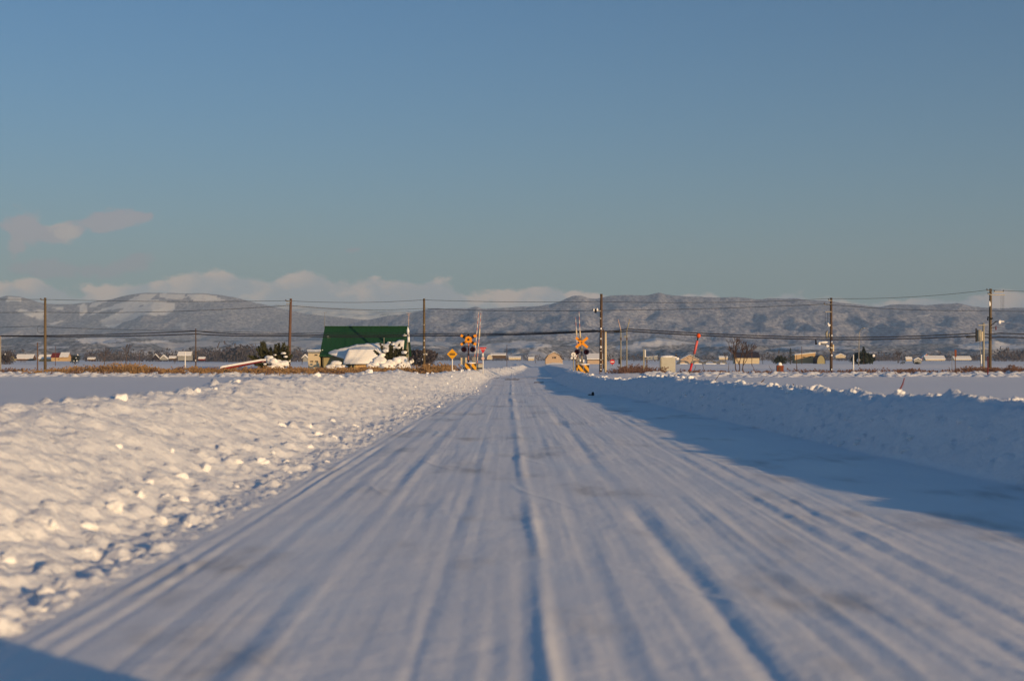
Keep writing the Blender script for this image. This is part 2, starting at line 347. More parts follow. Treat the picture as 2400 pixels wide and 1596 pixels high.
def stamp(xs, ys, Z, cr, amp=1):
    S = np.zeros_like(Z)
    for (cx, cy, r, hh) in cr:
        rx, ry = r, r*1.1
        i0, i1 = np.searchsorted(xs, [cx-rx, cx+rx]); j0, j1 = np.searchsorted(ys, [cy-ry, cy+ry])
        if i1-i0 < 1 or j1-j0 < 1: continue
        X, Y = np.meshgrid(xs[i0:i1], ys[j0:j1]); d = 1-((X-cx)/rx)**2-((Y-cy)/ry)**2
        d = d-.35*np.abs(np.sin(X*47+cx*9)*np.sin(Y*39+cy*5)); S[j0:j1, i0:i1] = np.maximum(S[j0:j1, i0:i1], np.where(d > 0, np.clip(d, 0, 1)**.6*hh, 0)*amp)
    Z += S
def snow_material(name, dirty=0, glint=0, bumpd=.012):
    m = bpy.data.materials.new(name); m.use_nodes = True; t = m.node_tree; b = t.nodes['Principled BSDF']; L = t.links.new
    b.inputs['Roughness'].default_value = .75; b.inputs['Specular IOR Level'].default_value = .2
    g = t.nodes.new('ShaderNodeNewGeometry')
    def nz(sc, stretch=(1, 1, 1), det=4):
        mp = t.nodes.new('ShaderNodeMapping'); mp.inputs['Scale'].default_value = stretch; L(g.outputs['Position'], mp.inputs['Vector'])
        n = t.nodes.new('ShaderNodeTexNoise'); n.inputs['Scale'].default_value = sc; n.inputs['Detail'].default_value = det; L(mp.outputs[0], n.inputs['Vector']); return n.outputs['Fac']
    def mr(v, a, b_, c, d):
        n = t.nodes.new('ShaderNodeMapRange'); n.interpolation_type = 'SMOOTHSTEP'; L(v, n.inputs[0])
        for i, q in enumerate((a, b_, c, d)): n.inputs[i+1].default_value = q
        return n.outputs[0]
    mx = t.nodes.new('ShaderNodeMix'); mx.data_type = 'RGBA'; mx.inputs[6].default_value = (.80, .81, .84, 1); mx.inputs[7].default_value = (.88, .88, .89, 1); L(nz(.7), mx.inputs[0]); col = mx.outputs[2]
    if dirty:
        # packed icy patches with grit from the wheels
        p = mr(nz(.9, (1, .45, 1), 5), .52, .70, 0, dirty)
        q = mr(nz(5, (1, .3, 1), 5), .35, .65, .25, 1)
        mm = t.nodes.new('ShaderNodeMath'); mm.operation = 'MULTIPLY'; L(p, mm.inputs[0]); L(q, mm.inputs[1])
        m2 = t.nodes.new('ShaderNodeMix'); m2.data_type = 'RGBA'; L(mm.outputs[0], m2.inputs[0]); L(col, m2.inputs[6]); m2.inputs[7].default_value = (.43, .42, .42, 1); col = m2.outputs[2]
        L(mr(nz(1.1, (1, .3, 1), 4), .45, .7, .72, .42), b.inputs['Roughness'])
    L(col, b.inputs['Base Color'])
    bp = t.nodes.new('ShaderNodeBump'); bp.inputs['Strength'].default_value = 1; bp.inputs['Distance'].default_value = bumpd
    ad = t.nodes.new('ShaderNodeMath'); ad.operation = 'ADD'; L(nz(26, (1, 1, 1), 6), ad.inputs[0]); L(nz(7, (1, 1, 1), 4), ad.inputs[1])
    L(ad.outputs[0], bp.inputs['Height']); L(bp.outputs[0], b.inputs['Normal'])
    if glint:
        # ice crystals that catch the sun: tiny mirror facets scattered over the surface
        v = t.nodes.new('ShaderNodeTexVoronoi'); v.inputs['Scale'].default_value = glint; L(g.outputs['Position'], v.inputs['Vector'])
    return m
MS_road = snow_material('packed_snow', .7, bumpd=.0025); MS_bank = snow_material('bank_snow', 0, bumpd=.015); MS_field = snow_material('field_snow', 0, bumpd=.01)

CR = crumbs()
def axis_geo(a, b, r):
    n = int(math.log(b/a)/math.log(r))+1; return a*(b/a)**(np.arange(n+1)/n)
def grid_faces(nx, ny):
    i, j = np.meshgrid(np.arange(nx-1), np.arange(ny-1)); a = (j*nx+i).ravel(); return np.stack([a, a+1, a+nx+1, a+nx], 1)
def add_ground(xs, ys, parts, st=True):
    X, Y = np.meshgrid(xs, ys); Z = HGT(X, Y)
    if st: stamp(xs, ys, Z, CR)
    V = np.stack([X.ravel(), Y.ravel(), Z.ravel()], 1); Fc = grid_faces(len(xs), len(ys))
    cx = V[Fc].mean(1)[:, 0]; cy = V[Fc].mean(1)[:, 1]
    for name, sel, m in parts(cx, cy):
        f = Fc[sel]
        if not len(f): continue
        idx, inv = np.unique(f, return_inverse=True); me = from_np(name, V[idx], inv.reshape(f.shape), m)
        o = bpy.data.objects.new(name, me); COL.objects.link(o); tag(o, kind='structure')
def core(cx, cy):
    l = np.interp(cy, KY, kL)-.02; r = np.interp(cy, KY, kR)+.02
    return [('snowy_road', (cx >= l) & (cx <= r), MS_road), ('snow_bank', cx < l, MS_bank), ('snow_bank', cx > r, MS_bank)]
def fld(cx, cy): return [('snow_field', cx > -1e9, MS_field)]
xs = np.concatenate([np.arange(-8, -2.6, .03), np.arange(-2.6, 3.6, .017), np.arange(3.6, 8.01, .03)])
add_ground(xs, axis_geo(4.4, 250, 1.0048), core)
ysd = np.unique(np.round(np.concatenate([axis_geo(4.4, 80, 1.03), np.arange(80, 94, .14), axis_geo(94, 260, 1.012), axis_geo(260, 700, 1.015)]), 4))
xside = np.concatenate([np.arange(7.95, 42, .14), axis_geo(42.1, 320, 1.03)])
bermcr = []
for _ in range(2600):
    x = random.uniform(4.5, 42)*random.choice((-1, 1)); r = random.uniform(.09, .26); bermcr.append((x, random.gauss(84.6, .8), r, r*random.uniform(.4, .8)))
CRall = CR; CR = bermcr
add_ground(xside, ysd, fld); add_ground(-xside[::-1], ysd, fld)
CR = CRall
add_ground(np.arange(-8, 8.01, .5), axis_geo(249.5, 700, 1.02), fld, False)
add_ground(np.concatenate([-axis_geo(8, 320, 1.15)[::-1], np.arange(-7, 8, .5), axis_geo(8, 320, 1.15)]), np.linspace(-120, 4.45, 60), lambda cx, cy: core(cx, cy) if False else fld(cx, cy), False)
def flat_far(x0, x1, y0, y1, nx, ny):
    xs = np.linspace(x0, x1, nx); ys = np.linspace(y0, y1, ny); X, Y = np.meshgrid(xs, ys); Z = G(Y)-.004+.25*fbm(X*.004, Y*.004, 3, 5)*np.interp(Y, [700, 900], [0, 1])
    o = bpy.data.objects.new('snow_plain', from_np('snow_plain', np.stack([X.ravel(), Y.ravel(), Z.ravel()], 1), grid_faces(nx, ny), MS_field)); COL.objects.link(o); tag(o, kind='structure')
flat_far(-3000, -319, -2000, 700, 12, 40); flat_far(319, 3000, -2000, 700, 12, 40); flat_far(-319.5, 319.5, -2000, -119, 12, 12)
flat_far(-3000, 3000, 699, 3000, 160, 120); flat_far(-30000, 30000, 2999, 40000, 30, 30)

# ------------------------------------------------------------------ hills
def hill_material(name, forest, snowc, fscale, thr, amt, bump):
    m = bpy.data.materials.new(name); m.use_nodes = True; t = m.node_tree; b = t.nodes['Principled BSDF']; L = t.links.new
    b.inputs['Roughness'].default_value = .9; b.inputs['Specular IOR Level'].default_value = .1
    g = t.nodes.new('ShaderNodeNewGeometry')
    def nz(sc, det=5, st=(1, 1, 1), rough=.5):
        mp = t.nodes.new('ShaderNodeMapping'); mp.inputs['Scale'].default_value = st; L(g.outputs['Position'], mp.inputs['Vector'])
        n = t.nodes.new('ShaderNodeTexNoise'); n.inputs['Scale'].default_value = sc; n.inputs['Detail'].default_value = det; n.inputs['Roughness'].default_value = rough; L(mp.outputs[0], n.inputs['Vector']); return n.outputs['Fac']
    def mr(v, a, b_, c, d):
        n = t.nodes.new('ShaderNodeMapRange'); n.interpolation_type = 'SMOOTHSTEP'; L(v, n.inputs[0])
        for i, q in enumerate((a, b_, c, d)): n.inputs[i+1].default_value = q
        return n.outputs[0]
    def mth(op, a, b_):
        n = t.nodes.new('ShaderNodeMath'); n.operation = op; n.use_clamp = True
        for i, q in enumerate((a, b_)):
            if isinstance(q, (int, float)): n.inputs[i].default_value = q
            else: L(q, n.inputs[i])
        return n.outputs[0]
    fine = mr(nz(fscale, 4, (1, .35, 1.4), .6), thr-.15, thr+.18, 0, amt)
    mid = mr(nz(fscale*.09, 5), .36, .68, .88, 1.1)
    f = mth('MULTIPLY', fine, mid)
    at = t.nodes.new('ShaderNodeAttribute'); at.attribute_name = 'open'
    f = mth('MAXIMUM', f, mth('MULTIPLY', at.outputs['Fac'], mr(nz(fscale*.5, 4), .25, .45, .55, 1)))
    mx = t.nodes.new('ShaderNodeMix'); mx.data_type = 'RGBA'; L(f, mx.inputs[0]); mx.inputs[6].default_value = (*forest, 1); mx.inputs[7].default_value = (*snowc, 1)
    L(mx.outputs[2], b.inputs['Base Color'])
    bp = t.nodes.new('ShaderNodeBump'); bp.inputs['Strength'].default_value = 1; bp.inputs['Distance'].default_value = bump; L(nz(fscale*.7, 4), bp.inputs['Height']); L(bp.outputs[0], b.inputs['Normal'])
    return m
def inpoly(px, py, poly):
    c = np.zeros(px.shape, bool); n = len(poly)
    for i in range(n):
        x1, y1 = poly[i]; x2, y2 = poly[(i+1) % n]
        if y1 == y2: continue
        c ^= ((py < y1) != (py < y2)) & (px < (x2-x1)*(py-y1)/(y2-y1)+x1)
    return c
def hills(name, ridge, y0, yr, y1, seed, m, rel, open_polys=(), opn=None, nu=900, nr=130, span=(-900, 3300), spow=1.1, foot=842):
    px = np.linspace(span[0], span[1], nu); rp = np.interp(px, [p[0] for p in ridge], [p[1] for p in ridge])
    t = np.linspace(0, 1, nr); tr = (yr-y0)/(y1-y0)
    ys = y0+(y1-y0)*t; U, Y = np.meshgrid((px-1200)/F, ys); X = U*Y
    zr = CAMH+(HY-rp)/F*yr+F*0; zr = zr[None, :]*np.ones_like(X)
    tt = np.clip((Y-y0)/(yr-y0), 0, 1); b = np.clip((Y-yr)/(y1-yr), 0, 1); base = -8.
    s = tt**spow
    Z = np.where(Y <= yr, base+(zr-base)*s, zr-(zr-base)*b*b)
    env = (tt*(1-tt)*4)**.8*(b == 0)+.0
    rd = 1-np.abs(fbm(X/rel[1], Y/(rel[1]*2.2), 5, seed))*2.2
    Z = Z+env*rel[0]*(rd-.6)+.12*rel[0]*fbm(X/(rel[1]*.2), Y/(rel[1]*.3), 4, seed+5)*np.clip(tt*3, 0, 1)
    V = np.stack([X.ravel(), Y.ravel(), Z.ravel()], 1); me = from_np(name, V, grid_faces(nu, nr), m)
    PXs = 1200+X/Y*F; PYs = HY-(Z-CAMH)/Y*F
    wx = PXs+9*fbm(X/160, Y/160, 3, seed+9); wy = PYs+4*fbm(X/130, Y/200, 3, seed+11)
    op = np.zeros_like(X)
    for P in open_polys: op = np.maximum(op, inpoly(wx, wy, P)*1.0)
    if opn is not None: op = np.maximum(op, opn(X, Y, PXs, PYs, tt))
    a = me.attributes.new('open', 'FLOAT', 'POINT'); a.data.foreach_set('value', op.ravel().astype(np.float32))
    o = bpy.data.objects.new(name, me); COL.objects.link(o); tag(o, kind='structure'); return o
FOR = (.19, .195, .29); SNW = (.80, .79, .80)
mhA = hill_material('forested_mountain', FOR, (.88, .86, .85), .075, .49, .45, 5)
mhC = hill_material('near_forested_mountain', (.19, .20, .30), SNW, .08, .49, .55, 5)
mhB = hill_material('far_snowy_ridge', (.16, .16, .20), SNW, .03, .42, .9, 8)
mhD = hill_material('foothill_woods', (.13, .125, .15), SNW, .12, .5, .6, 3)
rA = [(-900, 705), (-400, 700), (0, 697), (15, 693), (45, 695), (80, 705), (110, 712), (170, 712), (215, 708), (260, 702), (300, 692), (335, 687), (400, 686), (460, 687), (520, 692), (560, 700), (610, 712), (650, 722), (720, 736), (800, 744), (900, 752), (1050, 790), (1300, 838), (3300, 842)]
pA = [[(185, 716), (205, 712), (206, 730), (196, 742), (182, 738)], [(258, 722), (300, 704), (332, 688), (365, 690), (352, 704), (330, 714), (290, 720), (262, 728), (205, 745), (225, 732)],
      [(365, 688), (430, 689), (445, 700), (400, 703), (372, 698)], [(436, 689), (500, 694), (530, 703), (500, 708), (450, 706)], [(215, 712), (250, 708), (235, 718), (212, 722)],
      [(15, 694), (45, 697), (50, 706), (10, 705)], [(120, 718), (150, 720), (146, 726), (118, 724)], [(108, 756), (150, 750), (128, 762)], [(245, 765), (290, 752), (270, 768)]]
def opA(X, Y, px, py, tt): return ((fbm(X/300, Y/700, 4, 301) > .42)*1.)*np.interp(py, [690, 740, 780], [1, 1, .3])
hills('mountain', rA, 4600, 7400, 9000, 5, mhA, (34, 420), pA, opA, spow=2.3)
rB = [(-900, 760), (560, 745), (600, 722), (650, 715), (700, 716), (750, 720), (800, 722), (880, 727), (950, 729), (1010, 727), (1100, 735), (1300, 760), (3300, 760)]
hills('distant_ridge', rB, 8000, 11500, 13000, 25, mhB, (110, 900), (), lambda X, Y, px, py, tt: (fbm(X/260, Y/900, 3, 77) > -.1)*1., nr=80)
rC = [(-900, 842), (640, 830), (760, 780), (850, 752), (900, 742), (960, 733), (1010, 723), (1040, 724), (1100, 722), (1116, 718), (1130, 723), (1160, 722), (1200, 721), (1250, 718), (1290, 714), (1325, 700), (1345, 694), (1365, 693), (1385, 699), (1400, 700), (1430, 694), (1480, 691),
      (1520, 691), (1545, 687), (1565, 691), (1600, 693), (1640, 695), (1690, 699), (1730, 697), (1770, 701), (1860, 700), (1920, 705), (1990, 710), (2040, 717), (2060, 718), (2090, 715), (2160, 714), (2200, 713), (2250, 711), (2290, 718), (2330, 723), (2370, 722), (2400, 721), (2700, 715), (3300, 720)]
pC = [[(2150, 738), (2185, 736), (2180, 742), (2155, 743)], [(1640, 795), (1690, 793), (1680, 797)]]
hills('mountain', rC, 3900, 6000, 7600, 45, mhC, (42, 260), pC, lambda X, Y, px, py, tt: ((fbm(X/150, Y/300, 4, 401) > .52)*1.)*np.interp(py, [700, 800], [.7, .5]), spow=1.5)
rD = [(-900, 800), (0, 795), (60, 790), (180, 788), (300, 792), (420, 798), (540, 800), (600, 796), (720, 799), (860, 802), (1000, 800), (1080, 803), (1170, 797), (1250, 792), (1330, 800), (1400, 804), (1480, 798), (1540, 789), (1580, 794), (1640, 804), (1700, 800), (1740, 806), (1800, 812), (1860, 808), (1920, 805), (1960, 812), (2100, 812), (2180, 806), (2260, 808), (2330, 797), (2360, 805), (2420, 808), (3300, 800)]
pD = [[(1430, 812), (1500, 800), (1535, 790), (1580, 796), (1640, 806), (1600, 808), (1540, 814), (1450, 818)], [(1675, 806), (1705, 801), (1735, 810), (1680, 812)], [(1795, 820), (1850, 811), (1900, 806), (1965, 812), (2040, 818), (1900, 819)],
      [(2240, 810), (2290, 804), (2320, 796), (2365, 806), (2400, 810), (2400, 820), (2280, 820)], [(95, 810), (150, 811), (170, 816), (90, 818)], [(170, 796), (250, 790), (300, 796), (250, 806), (190, 804)], [(540, 812), (620, 803), (660, 806), (600, 812)],
      [(1160, 806), (1220, 797), (1290, 806), (1290, 814), (1180, 816)], [(300, 800), (390, 796), (400, 802), (320, 806)]]
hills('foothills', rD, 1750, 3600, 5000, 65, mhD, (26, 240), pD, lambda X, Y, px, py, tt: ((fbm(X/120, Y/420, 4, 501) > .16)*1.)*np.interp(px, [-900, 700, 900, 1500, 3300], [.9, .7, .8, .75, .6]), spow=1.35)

# ------------------------------------------------------------------ far woods (nobody could count the stems)
def wood(name, rows, m, label):
    V = []; Fc = []
    for (px0, px1, y0, y1, n, h0, h1) in rows:
        for _ in range(n):
            y = random.uniform(y0, y1); px = random.uniform(px0, px1); x = PX(px, y); g = float(G(y))-.6; h = random.uniform(h0, h1)*(.6+.6*random.random())
            for _c in range(9):   # twiggy clumps spread through the crown
                a = random.uniform(0, 6.28); rr = h*random.uniform(.03, .30); zz = g+h*random.uniform(.25, .92); s = h*random.uniform(.07, .17)
                c = Vector((x+rr*math.cos(a), y+rr*math.sin(a), zz)); k = len(V)
                for j in range(3):
                    V.append((c.x+random.uniform(-1, 1)*s, c.y+random.uniform(-1, 1)*s, c.z+random.uniform(-1, 1)*s*1.3))
                Fc.append((k, k+1, k+2))
            k = len(V); w = h*.012+.05; V += [(x-w, y, g), (x+w, y, g), (x, y, g+h*.9)]; Fc.append((k, k+1, k+2))
    o = bpy.data.objects.new(name, from_np(name, np.array(V), np.array(Fc), m, False)); COL.objects.link(o); tag(o, label, 'wood', kind='stuff'); return o
M['wood_far'] = mat('far_wood_twigs', (.085, .075, .09), .9, var=.45, scale=.12)
wood('far_wood', [(200, 520, 1150, 1350, 600, 6, 11), (430, 720, 1100, 1300, 560, 7, 12), (-200, 60, 1000, 1200, 160, 6, 10), (520, 610, 1000, 1060, 90, 11, 14), (720, 760, 1200, 1300, 30, 6, 9)], M['wood_far'], 'dusky bare far-off wood across the plain left of the green roofed house')
wood('far_wood', [(960, 1300, 1500, 1750, 260, 5, 9), (1300, 1700, 1500, 1750, 220, 5, 9), (1400, 1560, 1300, 1400, 60, 5, 8)], M['wood_far'], 'low dusky far-off wood at the foot of the hills behind the crossing')
wood('far_wood', [(1700, 2100, 1450, 1700, 340, 6, 10), (2050, 2500, 1400, 1700, 420, 6, 10), (2330, 2430, 1200, 1300, 70, 9, 13)], M['wood_far'], 'low dusky far-off wood along the foot of the hills on the right')

# ------------------------------------------------------------------ trees
def conifer(name, loc, h, w, label, group=None, snow=(), seed=1, dense=1.0, lean=0, leaders=1, far=False, cat='tree'):
    rr = random.Random(seed); e = empty(name, loc, label, cat, group)
    tr = MB(); heads = []
    for i in range(leaders):
        a = (i-(leaders-1)/2)*.30*w if leaders > 1 else 0; hh = h*(1-.12*abs(i-(leaders-1)/2)*rr.uniform(.5, 1.2)); heads.append((a+lean*h, hh))
        tr.tube([(a*.3, 0, 0), (a*.6+lean*h*.4, 0, hh*.5), (a+lean*h, 0, hh)], [w*.05, w*.03, .01], 6)
    tr.build('trunk', M['bark'], e)
    V = []; Fc = []
    n = int((220 if far else 900)*dense)
    for i in range(n):
        a0, hh = heads[rr.randrange(leaders)]; t = rr.random()**.8; z = hh*(.06+.92*t); th = rr.uniform(0, 6.28)
        tier = .72+.28*math.sin(t*hh*9+th*2); R_ = w*.5*(1-t)**.75*tier*(1.0 if leaders == 1 else .75)+.02*w
        d = R_*rr.uniform(.35, 1.05); cx = a0*(.35+.65*t)+d*math.cos(th); cy = d*math.sin(th); s = (.10 if not far else .14)*w*rr.uniform(.5, 1.1)*(1-.45*t)
        # a drooping needle spray
        dx_, dy_ = math.cos(th), math.sin(th); k = len(V)
        V += [(cx-dx_*s*.6-dy_*s*.35, cy-dy_*s*.6+dx_*s*.35, z+rr.uniform(0, .3)*s), (cx-dx_*s*.6+dy_*s*.35, cy-dy_*s*.6-dx_*s*.35, z+rr.uniform(-.1, .3)*s), (cx+dx_*s*1.1, cy+dy_*s*1.1, z+rr.uniform(-.5, .6)*s), (cx, cy, z+s*rr.uniform(.2, .8))]
        Fc += [(k, k+1, k+2), (k, k+3, k+2), (k+1, k+3, k+2)]
    o = bpy.data.objects.new('crown', from_np('crown', np.array(V), np.array(Fc), M['needle_far'] if far else M['needle'], False)); COL.objects.link(o); o.parent = e
    if snow:
        b = MB()
        for i, (x, y, z, r) in enumerate(snow): MB().lump((x, y, z), (r*1.25, r, r*.62), seed*31+i, 3 if not far else 2, .22).build('snow_load', M['snow'], e)
    return e
def bare_tree(name, loc, h, label, stems=1, seed=1, spread=.6, far=False, group=None, m=None, depth=4, snow=False, thick=.03):
    rr = random.Random(seed); e = empty(name, loc, label, 'tree', group); m = m or (M['bark_far'] if far else M['bark'])
    tb = MB(); cb = MB()
    def grow(p, d, L, r, k):
        q = p+d*L; (tb if k == 0 else cb).tube([p, (p+q)/2+Vector((rr.uniform(-1, 1), rr.uniform(-1, 1), 0))*L*.06, q], [r, r*.8, r*.6], 4 if k < 2 else 3, False)
        if k >= depth: return
        for i in range(3 if k < 2 else 2+(rr.random() < .5)):
            nd = (d+Vector((rr.uniform(-1, 1), rr.uniform(-1, 1), rr.uniform(-.1, .6)))*spread).normalized(); grow(p+d*L*rr.uniform(.55, 1), nd, L*rr.uniform(.55, .8), max(r*.6, h*.0042), k+1)
    for i in range(stems):
        a = (i-(stems-1)/2)*.22; grow(Vector((a*h*.3, 0, 0)), Vector((a*.6, rr.uniform(-.1, .1), 1)).normalized(), h*.38, h*thick, 0)
    tb.build('trunk', m, e); cb.build('crown', m, e); return e
def gz(x, y): return float(HGT(np.array(float(x)), np.array(float(y))))
y = 96
# spreading conifers beside the left poles: limbs fan out of the snow, each carrying sprays of needles
M['needle_near'] = mat('shaggy_needles', (.050, .052, .026), .85, var=.55, scale=2.5)
def shaggy(px, py, yd, tips, label, seed, snow):
    rr = random.Random(seed); bx, bz = PX(px, yd), PZ(py, yd); e = empty('pine_tree', (bx, yd, bz), label, 'tree'); V = []; Fc = []; tb = MB()
    for (tx, ty) in tips:
        for dd in (-1, 0, 1):
            tip = Vector((PX(tx+rr.uniform(-5, 5), yd)-bx, dd*.4+rr.uniform(-.15, .15), PZ(ty+rr.uniform(-3, 6)+abs(dd)*6, yd)-bz)); a = Vector((tip.x*.15, 0, 0))
            mid = a.lerp(tip, .5)+Vector((0, 0, -.05)); 
            if dd == 0: tb.tube([a, mid, tip], [.05, .03, .008], 4, False)
            L = (tip-a).length; n = int(70+70*L)
            for _ in range(n):
                t = rr.random()**.7; p = a.lerp(mid, t*2) if t < .5 else mid.lerp(tip, t*2-1); w = .20*(1.12-t)+.03
                p = p+Vector((rr.gauss(0, w*.55), rr.gauss(0, w*.6), rr.gauss(0, w*.45))); d = ((tip-a).normalized()+Vector((rr.uniform(-.8, .8), rr.uniform(-.8, .8), rr.uniform(-.6, .5)))).normalized()*rr.uniform(.08, .22); sd_ = d.cross(Vector((rr.uniform(-1, 1), rr.uniform(-1, 1), rr.uniform(-1, 1)))).normalized()*.036
                k = len(V); V += [tuple(p+sd_), tuple(p-sd_), tuple(p+d), tuple(p+d*.4+Vector((0, 0, .05)))]; Fc += [(k, k+1, k+2), (k, k+3, k+2)]
    tb.build('trunk', M['bark'], e); o = bpy.data.objects.new('crown', from_np('crown', np.array(V), np.array(Fc), M['needle_near'], False)); COL.objects.link(o); o.parent = e
    for i, (sx, sy, r, dy_) in enumerate(snow): MB().lump((PX(sx, yd)-bx, dy_, PZ(sy, yd)-bz), (r*1.25, r, r*.7), seed*31+i, 3, .3).build('snow_load', M['snow'], e)
shaggy(640, 864, 104, [(617, 799), (606, 812), (590, 829), (600, 846), (632, 813), (650, 806), (663, 803), (675, 815), (683, 832), (641, 820), (625, 834), (612, 838), (668, 826), (655, 836), (620, 850), (648, 850), (612, 806), (670, 845)],
       'dark shaggy conifer half buried in snow just left of a brown pole', 3, [(634, 839, .24, -.7), (643, 846, .32, -.75), (655, 853, .36, -.8), (667, 852, .30, -.75), (668, 828, .13, -.6), (672, 836, .11, -.6), (625, 853, .10, -.6), (660, 864, .28, -.9), (640, 862, .25, -.9), (648, 832, .08, -.6), (618, 848, .07, -.6)])
shaggy(918, 852, 131, [(882, 818), (893, 808), (904, 814), (913, 801), (921, 805), (935, 808), (945, 814), (951, 822), (900, 824), (938, 828), (886, 830), (925, 816), (910, 822), (948, 834), (932, 838), (950, 850)],
       'dark conifer under lumps of snow at the right end of the green roofed house', 8, [(893, 846, .55, -.9), (882, 854, .45, -1.0), (904, 856, .50, -1.1), (920, 852, .42, -1.0), (932, 846, .40, -.9), (945, 842, .38, -.8), (953, 852, .34, -.9), (938, 858, .42, -1.1), (874, 860, .35, -1.1), (905, 822, .22, -.7), (922, 807, .14, -.5), (913, 803, .12, -.5), (935, 815, .16, -.6), (948, 826, .2, -.6), (897, 832, .22, -.8), (958, 862, .3, -1.), (915, 864, .4, -1.2)])
x = PX(790, 134); conifer('snowy_shrub', (x, 134, 0), 1.0, 1.6, 'rounded evergreen shrub buried in snow against the beige house wall', seed=12, dense=.6,
        snow=[(0, -.4, .85, .38), (-.4, -.5, .45, .42), (.35, -.5, .45, .45), (.75, -.4, .2, .4), (-.65, -.3, .2, .3), (0, -.7, .25, .4)], cat='shrub')
# right side
conifer('pine_tree', (PX(1853, 600), 600, G(600)), 7.0, 3.4, 'slim pointed spruce rising left of the tan flat roofed shed', seed=21, far=True, dense=1.3)
def bush(name, px, yd, w, h, label, seed, m, snow=0, n=500, cat='tree', group=None):
    rr = random.Random(seed); e = empty(name, (PX(px, yd), yd, float(G(yd))-.1), label, cat, group); t = MB().tube([(0, 0, 0), (0, 0, h*.6)], [w*.05, w*.02], 5); t.build('trunk', M['bark_far'], e)
    V = []; Fc = []; lob = [(rr.uniform(-.3, .3)*w, rr.uniform(-.2, .2)*w, h*rr.uniform(.35, .68), rr.uniform(.22, .36)*w) for _ in range(6)]+[(0, 0, h*.35, .4*w)]
    for i in range(int(n*2.6)):
        lx, ly, lz, lr = lob[rr.randrange(len(lob))]; d = Vector((rr.gauss(0, 1), rr.gauss(0, 1), rr.gauss(0, 1))).normalized()*lr*rr.random()**.35
        p = Vector((lx, ly, lz))+Vector((d.x, d.y, d.z*h/w)); p.z = max(.02, min(h, p.z)); s = w*.045*rr.uniform(.6, 1.4); k = len(V)
        for _ in range(3): V.append(tuple(p+Vector((rr.uniform(-1, 1), rr.uniform(-1, 1), rr.uniform(-1, 1)))*s))
        Fc.append((k, k+1, k+2))
    o = bpy.data.objects.new('crown', from_np('crown', np.array(V), np.array(Fc), m, False)); COL.objects.link(o); o.parent = e
    if snow:
        b = MB()
        for i in range(snow): MB().lump((rr.uniform(-.35, .35)*w, -w*.3, h*rr.uniform(.2, .8)), w*.05*rr.uniform(.6, 1.3), seed+i, 2).build('snow_load', M['snow'], e)
    return e
bush('evergreen_tree', 1835, 600, 6.2, 4.3, 'rounded dark evergreen left of the slim spruce and tan shed', 31, M['needle_far'], 0, 900)
bush('evergreen_tree', 1822, 596, 4.0, 2.9, 'lowest dark evergreen mound at the left foot of the slim spruce', 32, M['needle_far'], 0, 500)
bush('evergreen_tree', 2020, 560, 12.2, 5.2, 'broad dark evergreen clump right of the thin white post', 33, M['needle_far'], 3, 1700)
conifer('evergreen_tree', (PX(2024, 555), 555, G(555)), 7.2, 4.4, 'ragged pointed tree rising out of the broad evergreen clump by the street lamp', seed=34, far=True, dense=2.0)
bush('evergreen_tree', 2116, 620, 2.4, 1.8, 'small dark tree at the left end of the long snow roofed farm shed', 35, M['needle_far'], 1, 200)
bush('evergreen_tree', 2152, 500, 2.8, 1.6, 'low dark bush capped with snow before the red gabled barn', 36, M['needle_far'], 3, 300)
bush('round_bush', 985, 230, 5.4, 3.4, 'rounded brown leafless bush behind the pole right of the green roofed house', 37, M['wood_far'], 5, 1900)
bush('round_bush', 1005, 228, 2.8, 2.9, 'smaller brown leafless bush at the right edge of the rounded one', 38, M['wood_far'], 2, 700)
bush('evergreen_tree', 176, 640, 5.6, 5.8, 'dark snow flecked evergreen just right of the red roofed farmhouse', 39, M['needle_far'], 6, 700)
bush('bare_tree', 10, 420, 5.6, 6.4, 'brown leafless tree at the left edge of the plain', 40, M['wood_far'], 2, 700)
bare_tree('bare_tree', (PX(245, 500), 500, G(500)), 7.0, 'wider of the two bare trees left of the pale farmhouse on the plain', 1, 51, .6, True, depth=5)
bare_tree('bare_tree', (PX(296, 500), 500, G(500)), 8.2, 'taller narrow bare tree standing alone on the left of the plain', 1, 52, .45, True, depth=5)
bare_tree('bare_tree', (PX(708, 330), 330, G(330)), 2.8, 'small leafless tree between the brown pole and the cream shed', 1, 53, .5, True, depth=4)
bare_tree('bare_tree', (PX(1733, 96), 96, gz(PX(1733, 96), 96)-.1), 2.45, 'leafless three stemmed tree in front of the dark roofed house', 3, 54, .62, False, depth=5, thick=.016)
bare_tree('bare_tree', (PX(2105, 800), 800, G(800)), 8, 'hazy bare tree left of the long snow roofed farm shed', 2, 55, .6, True, depth=5)
bare_tree('bare_tree', (PX(1296, 760), 760, G(760)), 6.5, 'snowy bare tree just left of the arched barn', 2, 56, .7, True, depth=5)
for i, (px, yy, hh, lb) in enumerate([(1255, 800, 5.5, 'bare snowy tree beside the low farm buildings beyond the crossing'), (1700, 700, 7, 'leafless tree left of the dark roofed house'), (1788, 620, 4, 'thin leafless sapling right of the dark roofed house'), (410, 500, 3.2, 'scraggy sapling left of the white marker post')]):
    bare_tree('bare_tree', (PX(px, yy), yy, G(yy)), hh, lb, 1, 60+i, .6, True, depth=4)

